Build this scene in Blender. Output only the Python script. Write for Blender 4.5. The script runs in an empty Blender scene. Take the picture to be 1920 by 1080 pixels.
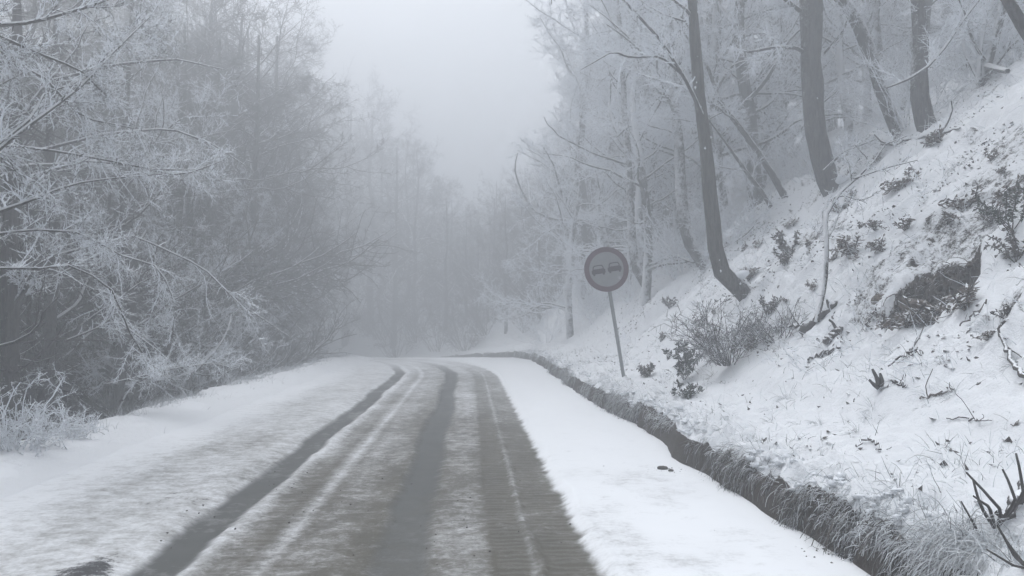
import bpy, math, random
import numpy as np
from mathutils import Matrix, Vector, Euler

random.seed(7)
RNG = np.random.default_rng(11)
C = bpy.context.scene.collection
sc = bpy.context.scene

# ------------------------------------------------------------------ camera
F = 1493.0                      # focal length in pixels of the 1920 wide photograph
H = 1.4
YAW = math.atan(80 / F)
PITCH = math.atan(60 / F)
cam_data = bpy.data.cameras.new('camera')
cam = bpy.data.objects.new('camera', cam_data)
C.objects.link(cam)
cam.location = (0, 0, H)
cam.rotation_euler = (math.pi / 2 + PITCH, 0, -YAW)
cam_data.sensor_width = 36
cam_data.lens = 36 * F / 1920
cam_data.clip_start = 0.05
cam_data.clip_end = 600
sc.camera = cam
CR = Euler(cam.rotation_euler).to_matrix()

# ------------------------------------------------------------------ sky and sun (overcast)
SUN_EL, SUN_ROT = math.radians(66), math.radians(-35)
world = bpy.data.worlds.new('World')
sc.world = world
world.use_nodes = True
wn = world.node_tree
bg = wn.nodes['Background']
sky = wn.nodes.new('ShaderNodeTexSky')
sky.sky_type = 'NISHITA'
sky.sun_disc = False
sky.sun_elevation = SUN_EL
sky.sun_rotation = SUN_ROT
sky.dust_density = 4.0
sky.ozone_density = 1.0
hs = wn.nodes.new('ShaderNodeHueSaturation')     # an overcast sky is nearly grey
hs.inputs['Saturation'].default_value = 0.10
wn.links.new(sky.outputs[0], hs.inputs['Color'])
tint = wn.nodes.new('ShaderNodeMix')
tint.data_type = 'RGBA'
tint.blend_type = 'MULTIPLY'
tint.inputs[0].default_value = 1
wn.links.new(hs.outputs[0], tint.inputs[6])
tint.inputs[7].default_value = (0.955, 0.985, 1.03, 1)
wn.links.new(tint.outputs[2], bg.inputs['Color'])
bg.inputs['Strength'].default_value = 0.15

sun_d = bpy.data.lights.new('sun', 'SUN')
sun_d.energy = 0.8
sun_d.angle = math.radians(50)
sun_d.color = (1.0, 0.98, 0.96)
sun = bpy.data.objects.new('sun', sun_d)
C.objects.link(sun)
sd = Vector((math.sin(SUN_ROT) * math.cos(SUN_EL), math.cos(SUN_ROT) * math.cos(SUN_EL), math.sin(SUN_EL)))
sun.rotation_euler = sd.to_track_quat('Z', 'Y').to_euler()

sc.view_settings.view_transform = 'Standard'
sc.view_settings.look = 'None'
sc.view_settings.gamma = 1
sc.view_settings.exposure = 0.92
sc.cycles.use_denoising = True
sc.cycles.max_bounces = 6
sc.cycles.diffuse_bounces = 3
sc.cycles.glossy_bounces = 1
sc.cycles.transmission_bounces = 1
sc.cycles.volume_bounces = 3
HAZE_DENSITY = 0.031
HAZE_COLOR = (0.70, 0.72, 0.745, 1)

# ------------------------------------------------------------------ helpers
def ray(px, py):
    v = CR @ Vector(((px - 960) / F, (540 - py) / F, -1.0))
    return np.array([v.x, v.y, v.z])

def at(px, py, Y):
    """world point seen in photo pixel (px, py) at distance Y up the road"""
    v = ray(px, py)
    return np.array([0, 0, H]) + v * (Y / v[1])

def hash2(ix, iy, seed):
    h = (ix.astype(np.int64) * 374761393 + iy.astype(np.int64) * 668265263 + seed * 974634777) & 0x7fffffff
    h = ((h ^ (h >> 13)) * 1274126177) & 0x7fffffff
    h = h ^ (h >> 16)
    return (h & 0xffff) / 65535.0

def vnoise(x, y, seed=0):
    x = np.asarray(x, float); y = np.asarray(y, float)
    ix = np.floor(x); iy = np.floor(y)
    fx = x - ix; fy = y - iy
    fx = fx * fx * fx * (fx * (fx * 6 - 15) + 10); fy = fy * fy * fy * (fy * (fy * 6 - 15) + 10)
    a = hash2(ix, iy, seed); b = hash2(ix + 1, iy, seed)
    c = hash2(ix, iy + 1, seed); d = hash2(ix + 1, iy + 1, seed)
    return (a * (1 - fx) + b * fx) * (1 - fy) + (c * (1 - fx) + d * fx) * fy - 0.5

def fbm(x, y, seed=0, octaves=4):
    s = 0; a = 1.0
    for k in range(octaves):
        s = s + a * vnoise(x * 2 ** k + 17.3 * k, y * 2 ** k - 9.1 * k, seed + k)
        a *= 0.5
    return s

def sstep(a, b, x):
    t = np.clip((x - a) / (b - a), 0, 1)
    return t * t * (3 - 2 * t)

# ------------------------------------------------------------------ terrain functions
def curve_x(Y):
    t = np.maximum(np.asarray(Y, float) - 27, 0)
    return -np.minimum(t * t / 95, 0.45 * t)

def crest(Y):
    t = np.clip(np.asarray(Y, float) - 24, 0, 60)
    return -0.0028 * t * t / (1 + t / 60)

RP = np.array([[2.05, 0.0], [2.12, 0.24], [2.22, 0.33], [3.2, 0.60], [3.8, 1.10], [4.6, 1.95], [7.2, 4.10], [12, 7.4], [20, 11.0], [40, 15], [160, 17]])
LP = np.array([[-160, -9], [-40, -8.5], [-20, -7], [-12, -4.4], [-8, -2.5], [-5.7, -0.75], [-5.1, -0.08], [-4.75, 0.14], [-4.3, 0.15], [-3.7, 0.05], [-3.3, 0.0]])
HOLE_C = [1e3, 1e3]

def edge_wob(Y):
    return 0.17 * vnoise(Y * 0.9, 0 * Y, 5) + 0.045 * vnoise(Y * 3.6, 0 * Y, 6)

def hole_mask(d, Y):
    # an eroded hollow, wider up the slope to the right
    u = (d - HOLE_C[0]) / 0.36
    v = (Y - HOLE_C[1]) / 0.42
    w = u * 0.9 + v * 0.25; q = v * 0.9 - u * 0.15
    r = np.sqrt(w * w + q * q) + 0.22 * vnoise(d * 3.3, Y * 3.3, 91) + 0.22 * vnoise(d * 8, Y * 8, 92) + 0.14 * vnoise(d * 19, Y * 19, 93)
    return 1 - sstep(0.80, 1.04, r)

def bank_z(d, Y, detail=True):
    d = np.asarray(d, float); Y = np.asarray(Y, float)
    wob = edge_wob(Y)
    dd = d + wob * (1 - sstep(2.5, 4, d))
    z = np.interp(dd, RP[:, 0], RP[:, 1])
    steep = sstep(3.3, 4.2, d)
    z = z + steep * 0.55 * fbm(d * 0.45, Y * 0.45, 21, 2) + steep * 0.3 * vnoise(d * 1.3, Y * 1.1, 23)
    z = z + sstep(2.15, 2.6, d) * 0.10 * fbm(d * 1.1, Y * 0.9, 22, 3)
    if detail:
        bil = np.abs(fbm(d * 3.1, Y * 2.6, 31, 3))
        z = z + sstep(2.12, 2.3, d) * (0.035 + 0.22 * steep) * (0.32 - bil)
        z = z + sstep(2.10, 2.2, d) * (1 - sstep(2.45, 2.8, d)) * 0.20 * (0.3 - np.abs(fbm(d * 5, Y * 3.6, 41, 3)))
        z = z + sstep(2.12, 2.3, d) * (0.035 * fbm(d * 12, Y * 11, 51, 2) + 0.05 * (0.25 - np.abs(fbm(d * 4.2, Y * 3.7, 52, 2))))
        hm = hole_mask(d, Y)
        z = z - hm * (0.62 + 0.15 * fbm(d * 7, Y * 7, 61, 3))
    return z + crest(Y)

def left_z(d, Y, detail=True):
    wob = 0.35 * vnoise(Y * 0.45, 0 * Y, 71) + 0.12 * vnoise(Y * 2.1, 0 * Y, 72)
    z = np.interp(d + wob * (1 - sstep(-4.2, -3.5, d)), LP[:, 0], LP[:, 1])
    if detail:
        z = z + (1 - sstep(-4.3, -3.7, d)) * (0.05 * fbm(d * 3, Y * 2.5, 73, 3)) + (1 - sstep(-9, -6, d)) * 0.5 * fbm(d * .4, Y * .4, 74, 3)
    return z + crest(Y)

def track_shift(Y):
    t = np.maximum(np.asarray(Y, float) - 19, 0)
    return -t * t / 56

def ground(X, Y):
    X = np.asarray(X, float); Y = np.asarray(Y, float)
    d = X - curve_x(Y)
    return np.where(d > 2.0, bank_z(d, Y), np.where(d < -3.5, left_z(d, Y), crest(Y)))

def hit(px, py, ymin=3.0, ymax=60):
    """where the ray through a photo pixel meets the ground"""
    v = ray(px, py)
    ys = np.arange(ymin, ymax, 0.02)
    pts = np.array([0, 0, H]) + v[None, :] * (ys / v[1])[:, None]
    g = ground(pts[:, 0], pts[:, 1])
    below = np.nonzero(pts[:, 2] < g)[0]
    k = below[0] if len(below) else len(ys) - 1
    return np.array([pts[k, 0], pts[k, 1], g[k]])

_h = hit(1742, 540)
HOLE_C[:] = [_h[0] - float(curve_x(_h[1])), _h[1]]
print('hole', HOLE_C)

# ------------------------------------------------------------------ mesh building
def mesh_np(name, verts, faces, smooth=True, mats=(), matidx=None, attrs=None):
    me = bpy.data.meshes.new(name)
    verts = np.asarray(verts, np.float32); faces = np.asarray(faces, np.int32)
    n, k = faces.shape
    me.vertices.add(len(verts)); me.vertices.foreach_set('co', verts.ravel())
    me.loops.add(n * k); me.loops.foreach_set('vertex_index', faces.ravel())
    me.polygons.add(n)
    me.polygons.foreach_set('loop_start', np.arange(0, n * k, k, dtype=np.int32))
    if matidx is not None:
        me.polygons.foreach_set('material_index', np.asarray(matidx, np.int32))
    me.polygons.foreach_set('use_smooth', np.full(n, smooth))
    me.update(calc_edges=True)
    for m in mats: me.materials.append(m)
    for nm, arr in (attrs or {}).items():
        a = me.attributes.new(nm, 'FLOAT', 'POINT')
        a.data.foreach_set('value', np.asarray(arr, np.float32))
    return me

def link(name, me, parent=None, loc=None):
    o = bpy.data.objects.new(name, me)
    C.objects.link(o)
    if parent is not None: o.parent = parent
    if loc is not None: o.location = loc
    return o

def empty(name, loc, label, cat, group=None):
    o = bpy.data.objects.new(name, None)
    C.objects.link(o)
    o.location = tuple(float(v) for v in loc)
    o.empty_display_size = 0.2
    o['label'] = label; o['category'] = cat
    if group: o['group'] = group
    return o

def tag(o, label=None, cat=None, group=None, kind=None):
    if label: o['label'] = label
    if cat: o['category'] = cat
    if group: o['group'] = group
    if kind: o['kind'] = kind
    return o

def grid_faces(nu, nv):
    i = np.arange(nu - 1)[:, None]; j = np.arange(nv - 1)[None, :]
    a = i * nv + j
    return np.stack([a, a + nv, a + nv + 1, a + 1], -1).reshape(-1, 4)

def tubes(P, R, S=4, cap=True, rough=0.0):
    """P (N,K,3) polylines, R (N,K) radii -> verts, quads"""
    P = np.asarray(P, float); R = np.asarray(R, float)
    N, K, _ = P.shape
    T = np.empty_like(P)
    T[:, 1:-1] = P[:, 2:] - P[:, :-2]; T[:, 0] = P[:, 1] - P[:, 0]; T[:, -1] = P[:, -1] - P[:, -2]
    T /= np.linalg.norm(T, axis=2, keepdims=True) + 1e-9
    Tm = T.mean(1); Tm /= np.linalg.norm(Tm, axis=1, keepdims=True) + 1e-9
    ref = np.where(np.abs(Tm[:, 2:3]) < 0.7, np.array([[0, 0, 1.0]]), np.array([[1.0, 0, 0]]))
    ref = np.repeat(ref[:, None, :], K, 1)
    A = np.cross(T, ref); A /= np.linalg.norm(A, axis=2, keepdims=True) + 1e-9
    B = np.cross(A, T)
    th = np.arange(S) * 2 * math.pi / S
    rr = R[:, :, None] * np.ones(S)
    if rough: rr = rr * (1 + rough * RNG.standard_normal(rr.shape))
    V = P[:, :, None, :] + rr[..., None] * (np.cos(th)[None, None, :, None] * A[:, :, None, :] + np.sin(th)[None, None, :, None] * B[:, :, None, :])
    V = V.reshape(-1, 3)
    n = np.arange(N)[:, None, None]; k = np.arange(K - 1)[None, :, None]; s = np.arange(S)[None, None, :]
    base = n * K * S + k * S
    s2 = (s + 1) % S
    Fq = np.stack(np.broadcast_arrays(base + s, base + s2, base + S + s2, base + S + s), -1).reshape(-1, 4)
    return V, Fq

def joinm(parts):
    vs, fs, off = [], [], 0
    for v, f in parts:
        vs.append(v); fs.append(f + off); off += len(v)
    return np.concatenate(vs), np.concatenate(fs)

def resample(path, rad, K):
    path = np.asarray(path, float); rad = np.asarray(rad, float)
    s = np.r_[0, np.cumsum(np.linalg.norm(np.diff(path, axis=0), axis=1))]
    # smooth (Catmull-like) through cubic by repeated averaging of a dense linear resampling
    t = np.linspace(0, s[-1], K * 6)
    q = np.stack([np.interp(t, s, path[:, i]) for i in range(3)], -1)
    r = np.interp(t, s, rad)
    for _ in range(int(K * 0.45)):
        q[1:-1] = (q[:-2] + 2 * q[1:-1] + q[2:]) / 4
    tt = np.linspace(0, len(t) - 1, K)
    return np.stack([np.interp(tt, np.arange(len(t)), q[:, i]) for i in range(3)], -1), np.interp(tt, np.arange(len(t)), r)

def unit(v): return v / (np.linalg.norm(v, axis=-1, keepdims=True) + 1e-9)

def spawn(P, R, n, t0, t1, ang, L, K, rfac, up=0.0, wob=0.15, lsd=0.3, flat=0.0, rng=RNG, rmin=0.002, taper=0.25, tipshort=0.5):
    """grow n children from each of the polylines P; returns their polylines and radii"""
    N, KP, _ = P.shape
    idx = np.repeat(np.arange(N), n)
    M = len(idx)
    t = rng.uniform(t0, t1, M)
    f = t * (KP - 1); k = np.minimum(f.astype(int), KP - 2); fr = (f - k)[:, None]
    pos = P[idx, k] * (1 - fr) + P[idx, k + 1] * fr
    rad = R[idx, k] * (1 - fr[:, 0]) + R[idx, k + 1] * fr[:, 0]
    T = unit(P[idx, k + 1] - P[idx, k])
    rnd = rng.standard_normal((M, 3)); rnd[:, 2] *= (1 - flat)
    perp = unit(rnd - (rnd * T).sum(1, keepdims=True) * T)
    a = np.radians(rng.normal(ang[0], ang[1], M))[:, None]
    D = unit(np.cos(a) * T + np.sin(a) * perp)
    plen = np.linalg.norm(np.diff(P, axis=1), axis=2).sum(1)[idx]
    ln = (L if L > 0 else -L * plen) * (1 - tipshort * t) * np.clip(rng.normal(1, lsd, M), 0.25, 2)
    step = ln / (K - 1)
    Q = np.empty((M, K, 3)); Q[:, 0] = pos
    for j in range(1, K):
        D = unit(D + wob * rng.standard_normal((M, 3)) + np.array([0, 0, up]))
        Q[:, j] = Q[:, j - 1] + D * step[:, None]
    r0 = np.maximum(rad * rfac, rmin)
    RR = r0[:, None] * np.linspace(1, taper, K)[None, :]
    return Q, np.maximum(RR, rmin * 0.7)

# ------------------------------------------------------------------ materials
def newmat(name, rough=0.85):
    m = bpy.data.materials.new(name); m.use_nodes = True
    nt = m.node_tree; b = nt.nodes['Principled BSDF']
    b.inputs['Roughness'].default_value = rough
    b.inputs['Specular IOR Level'].default_value = 0.25
    return m, nt, b

def N_(nt, typ, **kw):
    n = nt.nodes.new(typ)
    for k, v in kw.items(): setattr(n, k, v)
    return n

def noise_node(nt, coord, scale, detail=4, rough=0.6, vec_scale=None):
    n = N_(nt, 'ShaderNodeTexNoise')
    n.inputs['Scale'].default_value = scale; n.inputs['Detail'].default_value = detail; n.inputs['Roughness'].default_value = rough
    if vec_scale is not None:
        mp = N_(nt, 'ShaderNodeMapping'); mp.inputs['Scale'].default_value = vec_scale
        nt.links.new(coord, mp.inputs['Vector']); coord = mp.outputs[0]
    nt.links.new(coord, n.inputs['Vector'])
    return n.outputs['Fac']

def ramp(nt, fac, lo, hi):
    n = N_(nt, 'ShaderNodeMapRange', interpolation_type='SMOOTHSTEP')
    n.inputs['From Min'].default_value = lo; n.inputs['From Max'].default_value = hi
    nt.links.new(fac, n.inputs['Value'])
    return n.outputs[0]

def mix(nt, fac, a, b):
    n = N_(nt, 'ShaderNodeMix', data_type='RGBA')
    if isinstance(fac, (int, float)): n.inputs[0].default_value = fac
    else: nt.links.new(fac, n.inputs[0])
    for s, v in ((6, a), (7, b)):
        if isinstance(v, tuple): n.inputs[s].default_value = (*v, 1)
        else: nt.links.new(v, n.inputs[s])
    return n.outputs[2]

def math_(nt, op, a, b=None, c=None, clamp=False):
    n = N_(nt, 'ShaderNodeMath', operation=op); n.use_clamp = clamp
    for i, v in enumerate((a, b, c)):
        if v is None: continue
        if isinstance(v, (int, float)): n.inputs[i].default_value = v
        else: nt.links.new(v, n.inputs[i])
    return n.outputs[0]

def attr(nt, name):
    n = N_(nt, 'ShaderNodeAttribute'); n.attribute_name = name
    return n.outputs['Fac']

def bump(nt, b, h, strength, dist):
    n = N_(nt, 'ShaderNodeBump'); n.inputs['Strength'].default_value = strength; n.inputs['Distance'].default_value = dist
    nt.links.new(h, n.inputs['Height']); nt.links.new(n.outputs[0], b.inputs['Normal'])

SNOW = (0.80, 0.815, 0.835)
SOIL = (0.040, 0.036, 0.033)

def geo(nt): return N_(nt, 'ShaderNodeNewGeometry')
def objco(nt): return N_(nt, 'ShaderNodeTexCoord').outputs['Object']

def mat_bank():
    m, nt, b = newmat('bank_snow')
    co = objco(nt)
    lit = attr(nt, 'litter')
    n1 = noise_node(nt, co, 9, 5, 0.7)
    n2 = noise_node(nt, co, 42, 4, 0.75)
    s = math_(nt, 'ADD', math_(nt, 'MULTIPLY', n1, 0.6), math_(nt, 'MULTIPLY', n2, 0.5))
    s = math_(nt, 'ADD', s, lit)
    mask = ramp(nt, s, 1.06, 1.22)
    soilc = mix(nt, noise_node(nt, co, 25, 4), (0.011, 0.009, 0.007), (0.062, 0.048, 0.036))
    snowc = mix(nt, noise_node(nt, co, 1.5, 4), (0.74, 0.758, 0.78), SNOW)
    nt.links.new(mix(nt, mask, snowc, soilc), b.inputs['Base Color'])
    h = math_(nt, 'ADD', noise_node(nt, co, 30, 5, 0.65), math_(nt, 'MULTIPLY', noise_node(nt, co, 130, 3), 0.4))
    h = math_(nt, 'SUBTRACT', h, math_(nt, 'MULTIPLY', mask, 0.8))
    bump(nt, b, h, 0.6, 0.03)
    return m

def mat_snow():
    m, nt, b = newmat('snow')
    co = objco(nt)
    nt.links.new(mix(nt, noise_node(nt, co, 2, 4), (0.74, 0.77, 0.81), SNOW), b.inputs['Base Color'])
    bump(nt, b, noise_node(nt, co, 25, 5, 0.7), 0.4, 0.03)
    return m

def mat_forest_floor():
    m, nt, b = newmat('forest_floor')
    co = objco(nt)
    lit = attr(nt, 'litter')
    n = math_(nt, 'ADD', noise_node(nt, co, 1.2, 6, 0.7), lit)
    c = mix(nt, noise_node(nt, co, 12, 4), (0.03, 0.028, 0.026), (0.10, 0.09, 0.08))
    nt.links.new(mix(nt, ramp(nt, n, 0.95, 1.1), SNOW, c), b.inputs['Base Color'])
    bump(nt, b, noise_node(nt, co, 15, 5, 0.7), 0.6, 0.06)
    return m

def mat_road():
    m, nt, b = newmat('road_slush', 0.6)
    uv = N_(nt, 'ShaderNodeUVMap').outputs[0]
    trk, dirt, tread, bare = attr(nt, 'track'), attr(nt, 'dirt'), attr(nt, 'tread'), attr(nt, 'bare')
    streak = noise_node(nt, uv, 1, 6, 0.72, (6.5, 8, 1))
    streak2 = noise_node(nt, uv, 1, 5, 0.75, (28, 27, 1))
    blotch = noise_node(nt, uv, 1, 5, 0.65, (2.2, 1.1, 1))
    # dirty mottled slush, amount driven by the dirt attribute
    k = math_(nt, 'ADD', math_(nt, 'MULTIPLY', streak, 0.75), math_(nt, 'MULTIPLY', streak2, 0.45))
    k = math_(nt, 'ADD', k, math_(nt, 'MULTIPLY', blotch, 0.35))
    k = math_(nt, 'ADD', k, math_(nt, 'MULTIPLY', dirt, 0.62))
    amount = ramp(nt, k, 0.80, 1.36)
    slush = mix(nt, blotch, (0.130, 0.119, 0.094), (0.060, 0.059, 0.050))
    amount = math_(nt, 'ADD', math_(nt, 'MULTIPLY', amount, 0.80), math_(nt, 'MULTIPLY', dirt, 0.22), clamp=True)
    col = mix(nt, amount, SNOW, slush)
    # tread pattern: cross bars pressed into the slush
    sep = N_(nt, 'ShaderNodeSeparateXYZ'); nt.links.new(uv, sep.inputs[0])
    w = math_(nt, 'SINE', math_(nt, 'MULTIPLY', math_(nt, 'ADD', sep.outputs[1], math_(nt, 'ADD', math_(nt, 'MULTIPLY', streak2, 0.05), math_(nt, 'MULTIPLY', streak, 0.07))), 2 * math.pi / 0.085))
    wm = math_(nt, 'MULTIPLY', ramp(nt, math_(nt, 'ADD', math_(nt, 'MULTIPLY', w, 0.7), math_(nt, 'ADD', math_(nt, 'MULTIPLY', streak, 2.2), math_(nt, 'MULTIPLY', streak2, 1.6))), 1.5, 2.9), tread)
    col = mix(nt, math_(nt, 'MULTIPLY', wm, 0.16), col, (0.42, 0.42, 0.41))
    # smooth wet wheel tracks
    tcol = mix(nt, noise_node(nt, uv, 1, 3, 0.5, (6, 5, 1)), (0.062, 0.066, 0.064), (0.100, 0.102, 0.098))
    col = mix(nt, math_(nt, 'MULTIPLY', trk, math_(nt, 'ADD', 0.62, ramp(nt, math_(nt, 'ADD', math_(nt, 'MULTIPLY', blotch, 0.5), math_(nt, 'MULTIPLY', streak, 0.5)), 0.62, 0.38), clamp=True)), col, tcol)
    # asphalt showing through
    bm = ramp(nt, math_(nt, 'ADD', bare, math_(nt, 'ADD', math_(nt, 'MULTIPLY', streak, 0.9), math_(nt, 'MULTIPLY', streak2, 0.7))), 1.35, 1.55)
    col = mix(nt, bm, col, (0.045, 0.047, 0.05))
    nt.links.new(col, b.inputs['Base Color'])
    h = math_(nt, 'ADD', math_(nt, 'MULTIPLY', streak, 0.7), math_(nt, 'MULTIPLY', streak2, 0.5))
    h = math_(nt, 'MULTIPLY', h, math_(nt, 'SUBTRACT', 1.0, math_(nt, 'MULTIPLY', trk, 0.85)))
    h = math_(nt, 'ADD', h, math_(nt, 'MULTIPLY', wm, 0.10))
    dd = math_(nt, 'ADD', 0.02, dirt, clamp=True)
    h = math_(nt, 'MULTIPLY', h, dd)
    bump(nt, b, h, 0.7, 0.03)
    return m

def mat_bark(name, frost=0.5, dark=(0.045, 0.043, 0.042), light=(0.115, 0.11, 0.105)):
    m, nt, b = newmat(name)
    co = objco(nt)
    g = geo(nt)
    sep = N_(nt, 'ShaderNodeSeparateXYZ'); nt.links.new(g.outputs['Normal'], sep.inputs[0])
    barkn = noise_node(nt, co, 1, 5, 0.7, (26, 26, 4.5))
    c = mix(nt, ramp(nt, barkn, 0.38, 0.62), dark, light)
    n = noise_node(nt, co, 7, 5, 0.75)
    fine = noise_node(nt, co, 60, 3, 0.7)
    k = math_(nt, 'ADD', math_(nt, 'MULTIPLY', sep.outputs[2], 0.9), math_(nt, 'ADD', math_(nt, 'MULTIPLY', n, 0.7), math_(nt, 'MULTIPLY', fine, 0.5)))
    k = math_(nt, 'ADD', k, math_(nt, 'MULTIPLY', sep.outputs[0], -0.12))
    mask = ramp(nt, math_(nt, 'ADD', k, frost), 1.12, 1.32)
    nt.links.new(mix(nt, mask, c, SNOW), b.inputs['Base Color'])
    bump(nt, b, math_(nt, 'ADD', barkn, math_(nt, 'MULTIPLY', mask, 0.7)), 1.0, 0.06)
    return m

def mat_twig(name, frost, scale=11):
    """hoar-frosted twigs: rime on most of the length, dark wood between"""
    m, nt, b = newmat(name, 0.7)
    co = objco(nt)
    g = geo(nt)
    sep = N_(nt, 'ShaderNodeSeparateXYZ'); nt.links.new(g.outputs['Normal'], sep.inputs[0])
    n = noise_node(nt, co, scale, 3, 0.8)
    k = math_(nt, 'ADD', math_(nt, 'MULTIPLY', sep.outputs[2], 0.22), n)
    mask = ramp(nt, math_(nt, 'ADD', k, frost), 0.95, 1.12)
    nt.links.new(mix(nt, mask, (0.06, 0.057, 0.055), (0.80, 0.83, 0.87)), b.inputs['Base Color'])
    return m

def mat_plain(name, col, rough=0.8, var=0.0, scale=20, frost=None):
    m, nt, b = newmat(name, rough)
    co = objco(nt)
    n = noise_node(nt, co, scale, 4, 0.7)
    c2 = tuple(min(1, v * (1 + var) + var * 0.02) for v in col); c1 = tuple(v * (1 - var * 0.6) for v in col)
    c = mix(nt, n, c1, c2)
    if frost is not None:
        g = geo(nt); sep = N_(nt, 'ShaderNodeSeparateXYZ'); nt.links.new(g.outputs['Normal'], sep.inputs[0])
        k = math_(nt, 'ADD', math_(nt, 'MULTIPLY', sep.outputs[2], 0.8), math_(nt, 'ADD', n, frost))
        c = mix(nt, ramp(nt, k, 0.95, 1.2), c, SNOW)
    nt.links.new(c, b.inputs['Base Color'])
    bump(nt, b, n, 0.3, 0.01)
    return m

def mat_rock(name, col, frost):
    m, nt, b = newmat(name, 0.95)
    co = objco(nt)
    n = noise_node(nt, co, 14, 8, 0.75); n2 = noise_node(nt, co, 5, 3, 0.6)
    c = mix(nt, ramp(nt, n, .35, .65), tuple(v * .35 for v in col), col)
    g = geo(nt); sep = N_(nt, 'ShaderNodeSeparateXYZ'); nt.links.new(g.outputs['Normal'], sep.inputs[0])
    k = math_(nt, 'ADD', math_(nt, 'MULTIPLY', sep.outputs[2], .8), math_(nt, 'ADD', n, frost))
    nt.links.new(mix(nt, ramp(nt, k, 1.0, 1.2), c, SNOW), b.inputs['Base Color'])
    bump(nt, b, math_(nt, 'ADD', n, n2), 1.0, 0.06)
    return m

def mat_blade(name, lo, hi, frostcol=(0.74, 0.77, 0.80)):
    m, nt, b = newmat(name, 0.8)
    v = attr(nt, 'tone'); f = attr(nt, 'frost')
    c = mix(nt, v, lo, hi)
    nt.links.new(mix(nt, f, c, frostcol), b.inputs['Base Color'])
    return m

M = dict(
    bank=mat_bank(), snow=mat_snow(), floor=mat_forest_floor(), road=mat_road(),
    bark=mat_bark('bark', 0.40, (0.026, 0.024, 0.023), (0.085, 0.078, 0.072)), bark_smooth=mat_bark('bark_smooth', 0.26, (0.045, 0.045, 0.040), (0.105, 0.10, 0.09)),
    bark_frost=mat_bark('bark_frosted', 0.62), limb=mat_bark('limb_bark', 0.66),
    bark_shaggy=mat_bark('bark_shaggy', 0.60, (0.03, 0.028, 0.026), (0.09, 0.085, 0.08)),
    twig=mat_twig('frosted_twigs', 0.67), twig_dark=mat_twig('dark_twigs', 0.03), twig_mid=mat_twig('half_frosted_twigs', 0.42), twig_white=mat_twig('white_twigs', 0.75),
    blade=mat_blade('grass_blades', (0.012, 0.011, 0.009), (0.125, 0.112, 0.090)),
    leaf=mat_plain('dead_leaves', (0.07, 0.062, 0.055), 0.8, 0.7, 30, 0.0),
    fern=mat_plain('dead_fern', (0.11, 0.09, 0.075), 0.85, 0.7, 30, 0.1),
    evergreen=mat_plain('evergreen_leaves', (0.035, 0.045, 0.035), 0.6, 0.5, 30, 0.05),
    earth=mat_plain('earth', (0.05, 0.04, 0.032), 0.95, 1.4, 14, -0.5),
    rock_bare=mat_rock('bare_rock', (0.24, 0.20, 0.165), -0.25),
    rock=mat_plain('rock', (0.16, 0.15, 0.14), 0.85, 0.5, 9, 0.0),
    root=mat_plain('roots', (0.08, 0.07, 0.06), 0.85, 0.6, 20, -0.1),
    metal=mat_plain('galvanised_metal', (0.22, 0.23, 0.235), 0.5, 0.25, 14),
    ring=mat_plain('sign_ring_paint', (0.075, 0.038, 0.047), 0.6, 0.5, 9, 0.27),
    face=mat_plain('sign_face_paint', (0.23, 0.23, 0.24), 0.6, 0.25, 8, 0.33),
    symbol=mat_plain('sign_symbol_paint', (0.025, 0.018, 0.02), 0.6, 0.3, 12),
    stick=mat_plain('stick_bark', (0.05, 0.045, 0.042), 0.85, 0.6, 30, 0.02),
    clod=mat_plain('dirt_clod', (0.06, 0.055, 0.05), 0.9, 0.6, 20, -0.3),
)

# ------------------------------------------------------------------ haze
def haze_box(x0, x1, y0, y1, z0, z1):
    v = [(x, y, z) for x in (x0, x1) for y in (y0, y1) for z in (z0, z1)]
    f = [(0, 1, 3, 2), (4, 6, 7, 5), (0, 4, 5, 1), (2, 3, 7, 6), (0, 2, 6, 4), (1, 5, 7, 3)]
    me = bpy.data.meshes.new('haze'); me.from_pydata(v, [], f); me.update()
    m = bpy.data.materials.new('haze'); m.use_nodes = True
    nt = m.node_tree; nt.nodes.remove(nt.nodes['Principled BSDF'])
    pv = nt.nodes.new('ShaderNodeVolumePrincipled')
    pv.inputs['Color'].default_value = HAZE_COLOR
    pv.inputs['Density'].default_value = HAZE_DENSITY
    pv.inputs['Anisotropy'].default_value = 0.55
    nt.links.new(pv.outputs[0], nt.nodes['Material Output'].inputs['Volume'])
    me.materials.append(m)
    o = link('haze', me)
    tag(o, 'thick grey fog hanging over the road and forest', 'fog', kind='stuff')
haze_box(-175, 175, -60, 190, -13.5, 27)

# ------------------------------------------------------------------ road
def spacing(a, b, s0, growth):
    out = [a]; s = s0
    while out[-1] < b:
        out.append(out[-1] + s); s *= growth
    return np.array(out)

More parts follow.
